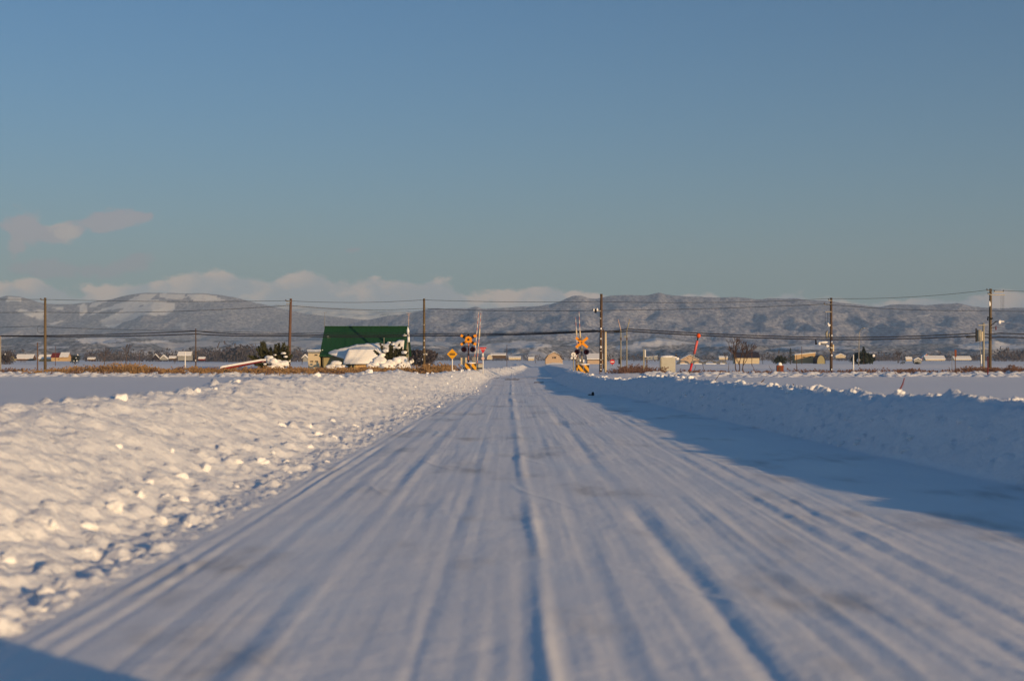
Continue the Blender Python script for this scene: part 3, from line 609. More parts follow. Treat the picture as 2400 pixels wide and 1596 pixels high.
# ------------------------------------------------------------------ reeds and weeds
def blades(name, spec, m, label):
    V = []; Fc = []
    for (px0, px1, y0, y1, n, h0, h1) in spec:
        ncl = max(3, n//28); cls = [(random.uniform(px0, px1), random.uniform(y0, y1), random.random()**1.6, random.uniform(.1, .5)) for _ in range(ncl)]
        for _ in range(n):
            if random.random() < .75: cpx, cy_, ch, cw = random.choice(cls); yy = cy_+random.gauss(0, .25); x = PX(cpx, cy_)+random.gauss(0, cw)
            else: yy = random.uniform(y0, y1); x = PX(random.uniform(px0, px1), yy); ch = random.random()*.5
            h = h0+(h1-h0)*(ch*.8+.35*random.random()*random.random()); z = .22+.16*math.exp(-((yy-86.5)/1.9)**2)
            a = random.gauss(0, .22); b_ = random.uniform(-.3, .3); w = .006+.009*random.random(); k = len(V); tx, ty, tz = x+a*h, yy+b_*h, z+h
            V += [(x-w, yy, z), (x+w, yy, z), (x+a*h*.5+w, yy+b_*h*.4, z+h*.55), (tx, ty, tz)]; Fc += [(k, k+1, k+2), (k, k+2, k+3)]
            if random.random() < .5:   # a drooping leaf or seed plume
                k = len(V); q = random.uniform(.4, .95); s = random.uniform(.04, .12); sg = random.choice((-1, 1)); cx, cz = x+a*h*q, z+h*q
                V += [(cx, yy, cz), (cx+sg*s, yy+.02, cz+s*.9), (cx+sg*s*1.3, yy, cz-.02+s*.2)]; Fc.append((k, k+1, k+2))
    o = bpy.data.objects.new(name, from_np(name, np.array(V), np.array(Fc), m, False)); COL.objects.link(o); tag(o, label, 'reeds', kind='stuff')
blades('reeds', [(120, 400, 85, 88, 2600, .10, .55), (230, 330, 85, 88, 1000, .25, .85), (400, 640, 85, 88, 3000, .10, .50), (600, 1050, 84.6, 88.5, 7500, .10, .50), (990, 1055, 84.6, 88, 900, .2, .75), (30, 140, 85, 88, 350, .15, .4)], M['reed'], 'golden brown dry reeds along the far edge of the left snow field')
blades('weeds', [(120, 1055, 84.6, 88, 1500, .2, .6)], M['weed'], 'darker dead stems standing among the golden reeds on the left')
blades('weeds', [(1440, 1560, 86, 90, 650, .15, .5), (1590, 1960, 85.5, 89, 700, .12, .32), (1960, 2420, 85.5, 89, 2300, .08, .40), (2260, 2420, 86, 90, 900, .3, .6), (-60, 60, 86, 88, 260, .15, .4)], M['weed'], 'dark reddish dry weeds poking out of the snow along the railway on the right')
blades('weeds', [(1455, 1520, 108, 112, 420, .3, .75), (1010, 1060, 94, 98, 900, .4, .75)], M['weed'], 'brown brush thicket behind the crossing between the slim masts and the grey cabinet')
def stick(px0, py0, px1, py1, yd, label, r=.018, m=None, name='dead_stalk', cat='stalk'):
    b = MB(); a = Vector((PX(px0, yd), yd, PZ(py0, yd))); q = Vector((PX(px1, yd), yd+.1, PZ(py1, yd))); d = q-a
    o = b.tube([(0, 0, 0), d*.5+Vector((r, 0, 0)), d], [r, r*.9, r*.6], 5).build(name, m or M['bark']); o.location = a; return tag(o, label, cat, 'dead stalks on the right')
for a in [(1568, 890, 1596, 866, 80, 'stalk leaning right, left of the striped snow marker'), (1622, 878, 1632, 856, 89, 'thin upright stalk right behind the striped snow marker'), (1652, 878, 1646, 850, 92, 'stalk forking left just right of the striped snow marker'), (1675, 892, 1690, 872, 70, 'short stalk leaning right on the bank crest before the leafless tree'),
          (1772, 880, 1762, 852, 90, 'leaning stalk between the leafless tree and the brown box'), (1813, 878, 1803, 858, 90, 'leaning stalk just left of the brown box'), (1868, 876, 1868, 855, 90, 'upright stalk right of the brown box'), (1782, 897, 1793, 888, 50, 'short twig on the snow crest below the leafless tree'), (1857, 909, 1861, 900, 36, 'shortest twig in the snow crest left of centre field'),
          (1705, 880, 1709, 850, 92, 'tall thin stalk left of the leafless tree')]:
    stick(*a)
o = stick(2107, 917, 2124, 886, 22.5, 'dark reddish stick slanting out of the right snowbank crest', .013, M['darkred'], 'leaning_stick', 'stick')

# ------------------------------------------------------------------ poles
def pole(name, px, pytop, yd, dia, m, label, base=None, dx=0, group='utility poles along the railway'):
    zb = gz(PX(px, yd), yd)-.15 if base is None else base; zt = PZ(pytop, yd)
    e = empty(name, (PX(px, yd), yd, zb), label, 'utility pole' if 'pole' in name else 'post', group); h = zt-zb
    MB().tube([(0, 0, 0), (dx*.5, 0, h*.5), (dx, 0, h)], [dia*.55, dia*.5, dia*.42], 12).build('shaft', m, e); return e, h
def arm(e, z, x0, x1, r=.035, ins=True):
    MB().box(((x0+x1)/2, -.12, z), (abs(x1-x0), .07, .08)).build('crossarm', M['grey'], e)
    if ins:
        for s in (x0, x1):
            if abs(s) > .12: MB().tube([(s, -.12, z+.04), (s, -.12, z+.1), (s, -.12, z+.17)], [.03, .055, .02], 8).build('insulator', M['wood_dark'], e)
def snowdots(e, zs, r=.055, y=-.14):
    for i, (x, z, k) in enumerate(zs): MB().lump((x, y, z), (r*k, r*k*.7, r*k), 5+i, 2).build('snow_clod', M['snow'], e)
e, h = pole('utility_pole', 106, 698, 128, .24, M['wood_pale'], 'brown utility pole nearest the left edge of the picture'); arm(e, h-.2, -.35, .0)
e, h = pole('utility_pole', 677, 700, 128, .26, M['wood_brown'], 'reddish brown utility pole beside the shaggy conifer', dx=.18); arm(e, h-.25, -.25, .2); arm(e, h-.5, -.22, .1, ins=False)
MB().lump((.02, -.06, 1.0), (.16, .14, .22), 4, 3, .1).build('snow_clod', M['snow'], e); MB().box((0, -.14, .7), (.08, .03, .3)).build('plate', M['white'], e)
e, h = pole('utility_pole', 994, 700, 135, .24, M['wood_pale'], 'brown utility pole just right of the green roofed house'); snowdots(e, [(.0, 3.0, 1), (0, 2.35, 1), (0, 1.7, 1), (0, 4.5, .8)])
e, h = pole('utility_pole', 1408, 689, 112, .23, M['wood_dark'], 'tall dark utility pole dotted with snow right of the crossing', dx=.05)
snowdots(e, [(0, 3.55, 1.3), (0, 2.75, 1.1), (0, 2.1, 1.6), (0, 1.8, .8), (0, 1.1, .8), (0, .75, .9), (0, .35, .9), (-.02, 4.35, .7), (0, .55, .7)])
arm(e, h-1.35, -.62, 0); MB().lump((-.3, -.15, h-1.25), (.09, .09, .12), 3, 2).lump((-.55, -.15, h-1.28), (.08, .07, .1), 6, 2).build('snow_clod', M['snow'], e); MB().tube([(-.42, -.15, h-1.5), (-.42, -.15, h-1.2)], .09, 8).build('insulator', M['black'], e)
e, h = pole('utility_pole', 1948, 698, 126, .24, M['wood_dark'], 'utility pole with snowy brackets beside the tan flat roofed shed'); arm(e, h-.25, -.25, .0); arm(e, h-.6, -.65, 0); arm(e, h-1.25, -.55, 0, ins=False)
snowdots(e, [(.02, 3.3, 1), (.02, 2.75, 1.2), (.02, 2.2, .9), (.02, 1.55, 1.2), (.02, .3, .9), (-.22, 4.2, 1.8), (-.3, 4.35, 1.1)], .07)
MB().tube([(-.55, -.1, h-1.25), (-.55, -.1, h-2.5)], .012, 5).tube([(-.35, -.1, h-1.25), (-.35, -.1, h-2.5)], .012, 5).build('hanging_cable', M['wire'], e)
MB().tube([(-.42, -.12, 3.05), (-.45, -.12, 3.5), (-.35, -.12, 3.75)], [.08, .11, .05], 8).tube([(-.2, -.12, 3.1), (-.22, -.12, 3.5)], .06, 8).build('junction_box', M['concrete'], e)
MB().tube([(-.05, -.1, 2.2), (-.5, -.1, 2.5), (-1.2, -.1, 2.6)], .05, 6).tube([(-.05, -.1, 1.75), (-.55, -.1, 2.45)], .04, 6).build('bracket', M['grey'], e)
MB().lump((-.75, -.12, 2.72), (.42, .14, .12), 3, 3, .15).lump((-1.1, -.12, 2.6), (.14, .12, .15), 5, 2).lump((-.35, -.12, 2.35), (.16, .1, .12), 9, 2).build('snow_load', M['snow'], e); MB().tube([(-1.35, -.1, 2.5), (-1.4, -.1, 3.0)], [.09, .04], 8).build('lamp_head', M['black'], e)
MB().box((.17, -.1, 2.2), (.12, .1, .6)).build('plate', M['cream'], e)
e, h = pole('utility_pole', 2320, 677, 126, .26, M['wood_pale'], 'tallest utility pole at the far right carrying a side bracket', dx=.06); arm(e, h-.15, -.3, 0); arm(e, h-.5, -.2, .0); arm(e, h-.55, .0, 1.3, ins=False); arm(e, h-.28, .35, 1.15, ins=True)
MB().lump((-.08, -.16, h-1.35), (.1, .08, .22), 7, 2).build('snow_clod', M['snow'], e); MB().tube([(1.1, -.1, h-.55), (1.1, -.1, h-1.9)], .01, 4).tube([(.95, -.1, h-.55), (.95, -.1, h-1.9)], .01, 4).tube([(1.2, -.1, h-.55), (1.2, -.1, h-1.9)], .01, 4).build('hanging_cable', M['wire'], e)
MB().tube([(0, -.15, h-2.6), (-.22, -.15, h-2.5), (-.25, -.15, h-2.8)], .07, 6).tube([(.05, -.15, h-2.7), (.2, -.15, h-2.6)], .06, 6).build('insulator', M['black'], e)
MB().tube([(0, -.1, h-3.3), (.5, -.1, h-2.9), (1.1, -.1, h-2.85)], .04, 6).tube([(.0, -.1, h-3.5), (.45, -.1, h-3.4)], .03, 6).build('bracket', M['black'], e)
MB().lump((.78, -.15, h-2.95), (.16, .12, .16), 5, 2).lump((1.0, -.15, h-2.9), (.2, .1, .08), 8, 2).build('snow_load', M['snow'], e); MB().tube([(.5, -.1, h-3.3), (.5, -.1, h-3.65)], [.03, .06], 6).build('lamp_head', M['darkred'], e)
e, h = pole('concrete_pole', 2305, 757, 124, .20, M['concrete'], 'shorter concrete pole carrying a grey transformer at the far right', group='short poles at the far right')
MB().tube([(-.42, -.1, 2.75), (-.42, -.1, 3.75)], .20, 12).build('transformer', M['concrete'], e); MB().box((-.68, -.1, 3.3), (.08, .12, 1.2)).build('insulator', M['black'], e); MB().box((-.15, -.14, 3.2), (.1, .06, .8)).build('plate', M['cream'], e); arm(e, h-.2, -.5, .2, ins=False); MB().box((-1.1, -.1, 3.1), (.9, .05, .09)).build('cable_splice', M['black'], e)
pole('thin_post', 2315, 835, 84, .065, M['darkred'], 'short dark red post in front of the tallest far right pole', group='short poles at the far right')
e, h = pole('thin_post', 2299, 790, 123, .06, M['grey'], 'thin grey conduit post left of the concrete pole', group='short poles at the far right', dx=-.1); MB().box((.02, -.06, 1.2), (.09, .05, .8)).build('plate', M['white'], e)
pole('thin_pole', 88, 803, 134, .11, M['wood_brown'], 'short thin brown pole left of the leftmost utility pole', group='thin poles on the left')
e, h = pole('thin_pole', 459, 770, 133, .11, M['wood_dark'], 'thin dark pole carrying cable splices right of the white marker post', group='thin poles on the left'); snowdots(e, [(0, 1.15, 1)])
MB().box((.35, -.05, h-.55), (.38, .04, .06)).build('cable_splice', M['black'], e)
pole('thin_pole', 1, 788, 133, .14, M['concrete'], 'pale concrete pole at the very left edge', group='thin poles on the left')
e, h = pole('white_post', 434, 825, 110, .09, M['white'], 'white marker post among the reeds left of the thin dark pole', group='white marker posts'); MB().box((0, 0, h+.01), (.1, .1, .05)).build('cap', M['snow'], e)
pole('white_post', 2000, 831, 104, .10, M['white'], 'white marker post in front of the broad evergreen clump', group='white marker posts')
e, h = pole('white_post', 1419, 778, 110, .19, M['cream'], 'thick cream post right beside the tall dark pole', group='white marker posts'); MB().tube([(-.14, .05, .4), (-.14, .05, h+.2)], .045, 6).build('conduit', M['wood_dark'], e)
e, h = pole('thin_pole', 2239, 820, 122, .07, M['wood_brown'], 'thin brown pole with a narrow board left of the concrete pole', group='thin poles on the right'); MB().box((0, -.06, h-.3), (.16, .04, .6)).build('board', M['rust'], e)
pole('thin_pole', 2231, 822, 150, .05, M['grey'], 'thinnest grey pole between snowy weeds and far sheds', group='thin poles on the right')
pole('thin_pole', 1867, 832, 118, .05, M['wood_brown'], 'thin wire like pole before the bracketed utility pole', group='thin poles on the right')
for px, top, yd, lb in ((1188, 808, 400, 'thin far pole left of the road end beyond the crossing'), (130, 812, 300, 'thin pole before the red roofed farmhouse'), (327, 822, 420, 'short far pole with a crossarm right of the two bare trees'), (1762, 816, 300, 'thin pale pole before the dark roofed house'), (1879, 812, 330, 'thin dark pole before the tan shed')):
    e, h = pole('thin_pole', px, top, yd, .12, M['wood_brown'], lb, group='thin poles far out on the plain')
# street lamp
x0, yd = PX(2013, 180), 180; e = empty('street_lamp', (x0, yd, gz(x0, yd)-.1), 'slender grey street lamp with a curved arm before the broad evergreen clump', 'street lamp'); zt = PZ(770, yd)-gz(x0, yd)+.1
MB().tube([(-.05, 0, 0), (0, 0, zt*.6), (.05, 0, zt-.6), (.2, 0, zt-.15), (.45, 0, zt)], [.075, .06, .05, .045, .04], 8).build('post', M['grey'], e)
MB().tube([(.4, 0, zt), (.6, 0, zt+.05), (.85, 0, zt+.03)], [.04, .08, .03], 8).build('lamp_head', M['grey'], e)
# slim masts right of the crossing
for px, top, lean, lb in ((1455, 752, -.12, 'slim grey mast whose top leans left, right of the cream post'), (1469, 752, .12, 'slim grey mast whose top leans right, further from the cream post')):
    yd = 118; z0 = gz(PX(px, yd), yd)-.1; h = PZ(772, yd)-z0; e = empty('signal_mast', (PX(px, yd), yd, z0), lb, 'mast', 'slim masts beyond the crossing')
    MB().tube([(0, 0, 0), (0, 0, h)], [.055, .045], 8).build('shaft', M['concrete'], e); MB().tube([(0, 0, h-.1), (lean*2, 0, h+.85)], [.05, .035], 6).build('raised_arm', M['fadedarm'] if lean < 0 else M['concrete'], e)
    MB().box((0, -.06, h*.78), (.10, .1, .22)).build('bracket', M['wood_dark'], e)
    if lean < 0: MB().box((-.35, -.05, h-.16), (.5, .05, .08)).build('cable_splice', M['black'], e); MB().box((-.12, 0, .95), (.16, .16, .45)).build('signal_box', M['black'], e)
    else: MB().box((-.14, 0, h*.83), (.12, .1, .2)).build('bracket', M['grey'], e)
e = empty('signal_mast', (PX(1509, 100), 100, gz(PX(1509, 100), 100)), 'short concrete mast with white blocks left of the grey cabinet', 'mast')
MB().box((0, 0, .8), (.09, .1, 1.7)).build('shaft', M['concrete'], e); MB().box((.1, -.02, 1.35), (.07, .05, .5)).build('plate', M['white'], e)
e = empty('signal_mast', (PX(1516, 100), 100, gz(PX(1516, 100), 100)), 'dark notched mast beside the short concrete one', 'mast')
b = MB(); [b.box((0, 0, .1+i*.13), (.06+.04*(i % 2), .06, .12)) for i in range(7)]; b.build('shaft', M['wood_dark'], e)

# ------------------------------------------------------------------ wires
def wire(pts, r, label, name='overhead_wire', group='overhead wires along the railway'):
    P = []
    for (a, b) in zip(pts[:-1], pts[1:]):
        n = 12
        for i in range(n):
            t = i/n; sag = (a[3] if len(a) > 3 else .12)*4*t*(1-t)
            yy = a[2]+(b[2]-a[2])*t; A = Vector((PX(a[0], a[2]), a[2], PZ(a[1], a[2]))); B = Vector((PX(b[0], b[2]), b[2], PZ(b[1], b[2]))); q = A.lerp(B, t); q.z -= sag; P.append(q)
    l = pts[-1]; P.append(Vector((PX(l[0], l[2]), l[2], PZ(l[1], l[2]))))
    o = MB().tube(P, r, 5).build(name, M['wire']); return tag(o, label, 'wire', group)
wire([(-900, 690, 127.8), (102, 702, 127.8), (673, 705, 127.8, .2), (992, 703, 134.8, .1), (1406, 707, 112, .2), (1943, 700, 125.8, .25), (2314, 680, 125.8, .12), (2900, 690, 125.8)], .018, 'topmost thin wire running from pole to pole across the whole view')
wire([(-900, 728, 128.2), (104, 732, 128.2, .25), (678, 716, 128.2, .25), (995, 723, 135.2), (1396, 728, 112, .1), (1934, 713, 125.8, .2), (2316, 728, 126.2, .1), (2900, 735, 126.2)], .020, 'second thin wire just below the topmost one')
wire([(-900, 790, 133.3), (0, 787, 133.3), (459, 776, 133.3, .15), (677, 783, 133.3), (994, 783, 133), (1400, 775, 118, .1), (1470, 771, 118), (1948, 791, 125.3, .1), (2290, 781, 124.1, .1), (2340, 781, 125), (2900, 788, 126)], .045, 'upper thick cable of the low pair strung across the view')
wire([(-900, 791, 133.5), (0, 788, 133.5), (459, 783, 133.5, .1), (677, 787, 133.5), (994, 787, 133), (1400, 777, 118, .1), (1470, 776, 118), (1948, 796, 125.3, .1), (2290, 787, 124.1, .1), (2340, 790, 125), (2900, 795, 126)], .05, 'lower thick cable of the low pair strung across the view')
wire([(-400, 768, 134), (88, 765, 134, .1), (459, 775, 134)], .018, 'single thin wire above the low cable pair at the left')
wire([(459, 776, 133.1), (994, 779, 132.7), (1395, 773, 117.8)], .018, 'single thin wire just above the low cable pair left of centre')
o = MB().tube([(.32*math.cos(t*.52), 0, .38*math.sin(t*.52)) for t in range(13)], .012, 5).build('cable_coil', M['wire'], None, (PX(95, 128), 128.1, PZ(772, 128))); tag(o, 'thin round cable loop hanging beside the leftmost utility pole', 'cable loop')

# ------------------------------------------------------------------ level crossing
def crossbuck(e, z, y, stripe=False, sides=True, L=1.18):
    for s in (-1, 1):
        b = MB(); b.box((0, y+(.0 if s < 0 else -.025), z), (.17, .022, L), Matrix.Rotation(s*R(58 if stripe else 50), 3, 'Y')); o = b.build('crossbuck_arm', M['orange'], e)
        if stripe:
            for k in (-1, 1):
                c = Matrix.Rotation(s*R(58), 3, 'Y') @ Vector((0, 0, k*.34)); MB().box((c.x, y-.03+(.0 if s < 0 else -.025), z+c.z), (.175, .03, .15), Matrix.Rotation(s*R(58), 3, 'Y')).build('black_band', M['black'], o)
def flasher(e, x, y, z):
    o = MB().disc((x, y-.04, z), .19, .03, 20).build('lamp_backing', M['purple'], e)
    h = MB().tube([(x, y-.06, z), (x, y-.30, z)], [.12, .13], 14, False).build('hood', M['black'], o); MB().disc((x, y-.07, z), .10, .03, 16).build('lens', M['darkred'], o)
YC = 93.0
x0 = PX(1098, YC); z0 = gz(x0, YC); e = empty('crossing_signal', (x0, YC, z0-.2), 'crossing signal left of the road with a black banded yellow crossbuck and round disc', 'crossing signal'); zz = lambda py, y=YC: PZ(py, y)-(z0-.2)
MB().tube([(0, 0, 0), (0, 0, zz(784))], .055, 10).build('post', M['redblack'], e)
crossbuck(e, zz(797), -.07, True); MB().disc((0, -.13, zz(796)), .22, .03, 24).build('yellow_disc', M['orange'], e); MB().box((0, -.16, zz(796)), (.16, .02, .06)).box((0, -.162, zz(796)), (.06, .02, .15)).build('black_mark', M['black'], e)
MB().lump((0, -.1, zz(785)), (.06, .05, .09), 1, 2).build('bell', M['black'], e)
MB().box((0, -.05, zz(811.5)), (.62, .05, .05)).build('crossarm', M['black'], e); MB().tube([(-.28, -.05, zz(811)), (-.28, -.05, zz(816))], .02, 6).tube([(.28, -.05, zz(811)), (.28, -.05, zz(816))], .02, 6).build('hanger', M['black'], e)
flasher(e, -.28, -.05, zz(819)); flasher(e, .28, -.05, zz(819))
x1 = PX(1087, YC+.5); e = empty('relay_box', (x1, YC+.5, z0-.1), 'cream equipment box on a leg left of the banded crossing signal post', 'equipment box')
MB().box((0, 0, 1.06), (.40, .25, .46)).build('cabinet', M['cream'], e); MB().tube([(0, 0, 0), (0, 0, .85)], .05, 8).build('leg', M['concrete'], e); MB().box((0, -.02, .72), (.34, .2, .12)).build('shelf', M['snow'], e)
def gate(px, tx, ytop, yd, label, sleeve=None):
    x = PX(px, yd); g = gz(x, yd)-.1; e = empty('crossing_gate', (x, yd, g), label, 'crossing gate', 'raised gates of the level crossing'); t = Vector((PX(tx, yd)-x, 0, PZ(ytop, yd)-g)); z1 = PZ(855, yd)-g
    b = MB(); n = 14; a = Vector((0, 0, .5))
    MB().tube([a, a.lerp(t, .5), t], [.035, .028, .018], 8).build('boom', M['redwhite'], e)
    for s in ((.70, .86),) if sleeve is None else sleeve: MB().tube([a.lerp(t, s[0]), a.lerp(t, s[1])], [.06, .05], 8).build('snow_sleeve', M['cream'], e)
    MB().box((0, .02, .55), (.26, .3, .8)).build('machine', M['grey'], e); MB().tube([(0, -.2, .8), (0, .2, .8)], .14, 14).build('pivot', M['grey'], e); MB().box((.02, -.2, .28), (.02, .02, .5)).build('stay', M['black'], e)
    return e
gate(1117, 1127, 734, YC+.6, 'nearer raised gate boom with a snow crust, left of the road', [(.58, .72)])
gate(1111, 1122, 731, YC+6, 'farther raised gate boom behind the left crossing signal', [])
def pads(px, py0, py1, w, yd, label):
    x = PX(px, yd); g = PZ(py1, yd)-.1; h = (py1-py0)/F*yd+.1; e = empty('striped_guard', (x, yd, g), label, 'guard')
    MB().box((-w*.28, 0, h/2), (w*.5, .18, h)).build('panel', M['yelblack'], e); MB().box((w*.24, -.03, h/2-.02), (w*.44, .18, h*.95), Matrix.Rotation(R(4), 3, 'Y')).build('panel', M['yelblack'], e); MB().lump((0, 0, h), (w*.5, .14, .05), 3, 2).build('snow_load', M['snow'], e)
pads(1104, 851, 871, .74, YC-.5, 'yellow and black striped guard panels at the foot of the left crossing signal')
e = empty('yield_sign', (PX(1132, 92), 92, gz(PX(1132, 92), 92)-.2), 'red inverted triangle stop sign on a white post left of the road', 'road sign'); g = gz(PX(1132, 92), 92)-.2; Z = lambda py, y=92: PZ(py, y)-g
MB().tube([(0, 0, 0), (0, 0, Z(815))], .033, 8).build('post', M['white'], e)
s = .235; MB().prism([(-s, Z(814)), (s, Z(814)), (0, Z(814)-.40)], -.06, -.04).build('face', M['red'], e)
def lettering(txt, size, loc, m, parent, name='lettering'):
    c = bpy.data.curves.new(name, 'FONT'); c.body = txt; c.size = size; c.align_x = 'CENTER'; c.align_y = 'CENTER'; c.extrude = .002
    t = bpy.data.objects.new('t', c); COL.objects.link(t); bpy.context.view_layer.update(); me = bpy.data.meshes.new_from_object(t.evaluated_get(bpy.context.evaluated_depsgraph_get())); bpy.data.objects.remove(t)
    me.materials.clear(); me.materials.append(m); o = bpy.data.objects.new(name, me); COL.objects.link(o); o.rotation_euler = (R(90), 0, 0); o.location = loc; o.parent = parent; return o
lettering('止まれ', .12, (0, -.065, Z(814)-.12), M['white'], e)
MB().disc((0, -.05, Z(840)), .10, .02, 16).build('small_disc', mat('pale_pink_paint', (.70, .48, .42), .5), e); MB().box((0, -.05, Z(831)), (.11, .02, .14)).build('plate', M['white'], e)
e = empty('small_bench', (PX(1124.5, 92.5), 92.5, PZ(868, 92.5)), 'low pale board box with a dark base below the red triangle sign', 'board'); MB().box((0, 0, .30), (.42, .2, .24)).build('board', M['cabinet'], e); MB().box((0, 0, .13), (.38, .2, .09)).build('base', M['black'], e); MB().box((0, 0, .45), (.44, .22, .04)).build('trim', M['rust'], e)
# yellow diamond warning sign with its train
yd = 84; g = gz(PX(1060, yd), yd)-.3; e = empty('warning_sign', (PX(1060, yd), yd, g), 'yellow diamond railway warning sign on a white post at the end of the reeds', 'road sign'); Z = lambda py: PZ(py, yd)-g
MB().tube([(0, 0, 0), (0, 0, Z(832))], .036, 8).build('post', M['white'], e); s = .315
c = Z(830); MB().prism([(0, c+s), (s, c), (0, c-s), (-s, c)], -.06, -.04).build('face', M['yellow'], e)
t = MB().prism([(-.15, c-.055), (.15, c-.055), (.16, c-.02), (.13, c+.06), (-.13, c+.06), (-.16, c-.02)], -.068, -.062).build('train_symbol', M['black'], e)
for i in (-1, 0, 1): MB().box((i*.085, -.071, c+.018), (.055, .004, .03)).build('symbol_window', M['yellow'], t)
# right hand signal
YR = 94.5; x0 = PX(1363.5, YR); z0 = gz(x0, YR); e = empty('crossing_signal', (x0, YR, z0-.25), 'crossing signal right of the road with a plain orange crossbuck', 'crossing signal'); zz = lambda py: PZ(py, YR)-(z0-.25)
MB().tube([(0, 0, 0), (0, 0, zz(790))], .05, 10).build('post', M['concrete'], e); MB().tube([(-.24, .1, .2), (-.22, .1, zz(800))], .03, 8).build('post', M['concrete'], e)
crossbuck(e, zz(803), -.07, False, L=1.02); MB().box((0, -.11, zz(803)), (.05, .02, .12)).build('black_mark', M['wood_dark'], e); MB().lump((-.14, -.1, zz(796)), (.14, .04, .04), 3, 2).build('painted_shadow', M['wood_dark'], e)  # last lump: shade on the crossbuck put in as a solid dark piece
MB().box((0, -.05, zz(819)), (.60, .05, .05)).build('crossarm', M['black'], e); flasher(e, -.32, -.05, zz(825)); flasher(e, .30, -.05, zz(825))
MB().box((0, 0, zz(833)), (.32, .12, .05)).build('crossarm', M['purple'], e); MB().lump((-.12, -.1, zz(845)), (.07, .06, .1), 3, 2).lump((.1, -.1, zz(846)), (.07, .06, .11), 5, 2).build('snow_load', M['snow'], e)
gate(1355, 1349, 744, YR+5.5, 'raised gate boom farther back behind the orange crossbuck', [(.62, .74)]); gate(1363, 1357, 731, YR+.4, 'taller raised gate boom behind the orange crossbuck', [(.54, .66)])
pads(1368, 854, 874, .74, YR-.6, 'yellow and black striped guard panels at the foot of the right crossing signal')
pads(1357, 856, 872, .30, YR+1.5, 'narrow striped guard strip behind the right guard panels')
x = PX(1344, 93); g = gz(x, 93)-.1; e = empty('crossing_bell', (x, 93, g), 'white round disc over two small discs on a post left of the right signal', 'signal'); Z = lambda py: PZ(py, 93)-g
MB().tube([(0, 0, 0), (0, 0, Z(828))], .035, 8).build('post', M['concrete'], e); MB().disc((0, -.08, Z(831)), .15, .03, 24).build('disc', M['white'], e)
for s in (-1, 1): MB().disc((s*.11, -.08, Z(839)), .075, .04, 16).build('small_disc', M['white'], e)
MB().box((0, -.11, Z(832)), (.03, .02, .14)).build('striker', M['concrete'], e); MB().box((0, -.07, Z(842)), (.34, .1, .03)).build('crossarm', M['grey'], e)
x = PX(1350, 96); e = empty('cable_post', (x, 96, gz(x, 96)-.1), 'rusty steel post between the white disc and the right signal', 'post'); MB().box((0, 0, .75), (.07, .07, 1.5)).build('shaft', M['wood_dark'], e); MB().lump((0, -.04, 1.2), (.05, .04, .07), 3, 2).build('snow_clod', M['snow'], e)
x = PX(1435, 190); g = gz(x, 190); e = empty('no_entry_sign', (x, 190, g), 'small round red sign with a pale bar right of the cream post', 'road sign'); Z = lambda py: PZ(py, 190)-g
MB().tube([(0, 0, 0), (0, 0, Z(850))], .04, 8).build('post', M['wood_dark'], e); MB().disc((0, -.06, Z(848)), .33, .03, 24).build('face', M['red'], e); MB().box((0, -.09, Z(848)), (.46, .02, .13)).build('bar', M['white'], e)
# rails between the banks
for yy, lb in ((92.2, 'nearer dark rail showing through the snow of the crossing'), (93.27, 'farther dark rail showing through the snow of the crossing')):
    b = MB()
    for i in range(24):
        xa = -1.2+i*.14; 
        if random.random() < .75: b.box((xa, yy, float(HGT(np.array(xa), np.array(yy)))-.018), (.142, .07, .05))
    o = b.build('rail', M['rail']); tag(o, lb, 'rail', 'rails of the crossing')
for px, py, l, lb in ((1201, 889, .85, 'dark bare crossing board left of the road middle'), (1263, 892.5, .5, 'short dark crossing board near the bank shadow')):
    yy = 4333/(py-840); xx = PX(px, yy); o = MB().box((0, 0, 0), (l, .9, .03), Matrix.Rotation(R(-6), 3, 'Z')).build('crossing_board', M['rail'], None, (xx, yy, gz(xx, yy)+.012)); tag(o, lb, 'board')
x = PX(1389, 49.5); o = MB().lump((0, 0, .03), (.055, .06, .07), 5, 2, .3).lump((-.09, 0, .01), (.08, .05, .02), 8, 2).build('black_glove', M['black'], None, (x, 49.5, gz(x, 49.5)+.02)); tag(o, 'small black scrap lying at the foot of the right snowbank', 'scrap')
# snow marker, cabinet, brown box
yd = 90.; x = PX(1614, yd); g = PZ(878, yd)-.15; e = empty('snow_marker_pole', (x, yd, g), 'leaning red and grey snow marker pole topped by an orange ball', 'snow marker'); tp = Vector((PX(1637, yd)-x, 0, PZ(787, yd)-g)); A = Vector((0, 0, 0))
MB().tube([A, tp], .035, 8).build('pole', M['concrete'], e); MB().tube([A.lerp(tp, .04), A.lerp(tp, .33)], .075, 10).build('band', M['red'], e); MB().tube([A.lerp(tp, .56), A.lerp(tp, .88)], .08, 10).build('band', M['pink'], e); MB().tube([A.lerp(tp, .88), A.lerp(tp, .97)], .045, 10).build('collar', M['black'], e)
MB().lump(tp, (.14, .14, .15), 3, 3, .03).build('ball', M['orange_red'], e)
o = MB().lump((0, 0, 0), (.4, .35, .22), 7, 3, .3).lump((.3, .1, -.05), (.35, .3, .16), 9, 3, .3).build('snow_lump', M['snow'], None, (PX(1613, 87), 87, PZ(880, 87))); tag(o, 'snow heap packed round the foot of the leaning red marker pole', 'snow lump')
yd = 88.; w = 34/F*yd; x = PX(1566, yd); g = PZ(884, yd)-.1; h = PZ(837, yd)-g; e = empty('relay_cabinet', (x, yd, g), 'grey green equipment cabinet capped with snow beside the railway', 'cabinet')
MB().box((0, .2, h/2), (w, .45, h)).build('body', M['cabinet'], e); MB().box((-w/2-.02, .1, h/2), (.05, .42, h*.97)).build('side_panel', M['grey'], e)
MB().box((.0, -.032, h*.5), (w*.9, .012, h*.9)).build('door', M['cabinet'], e)
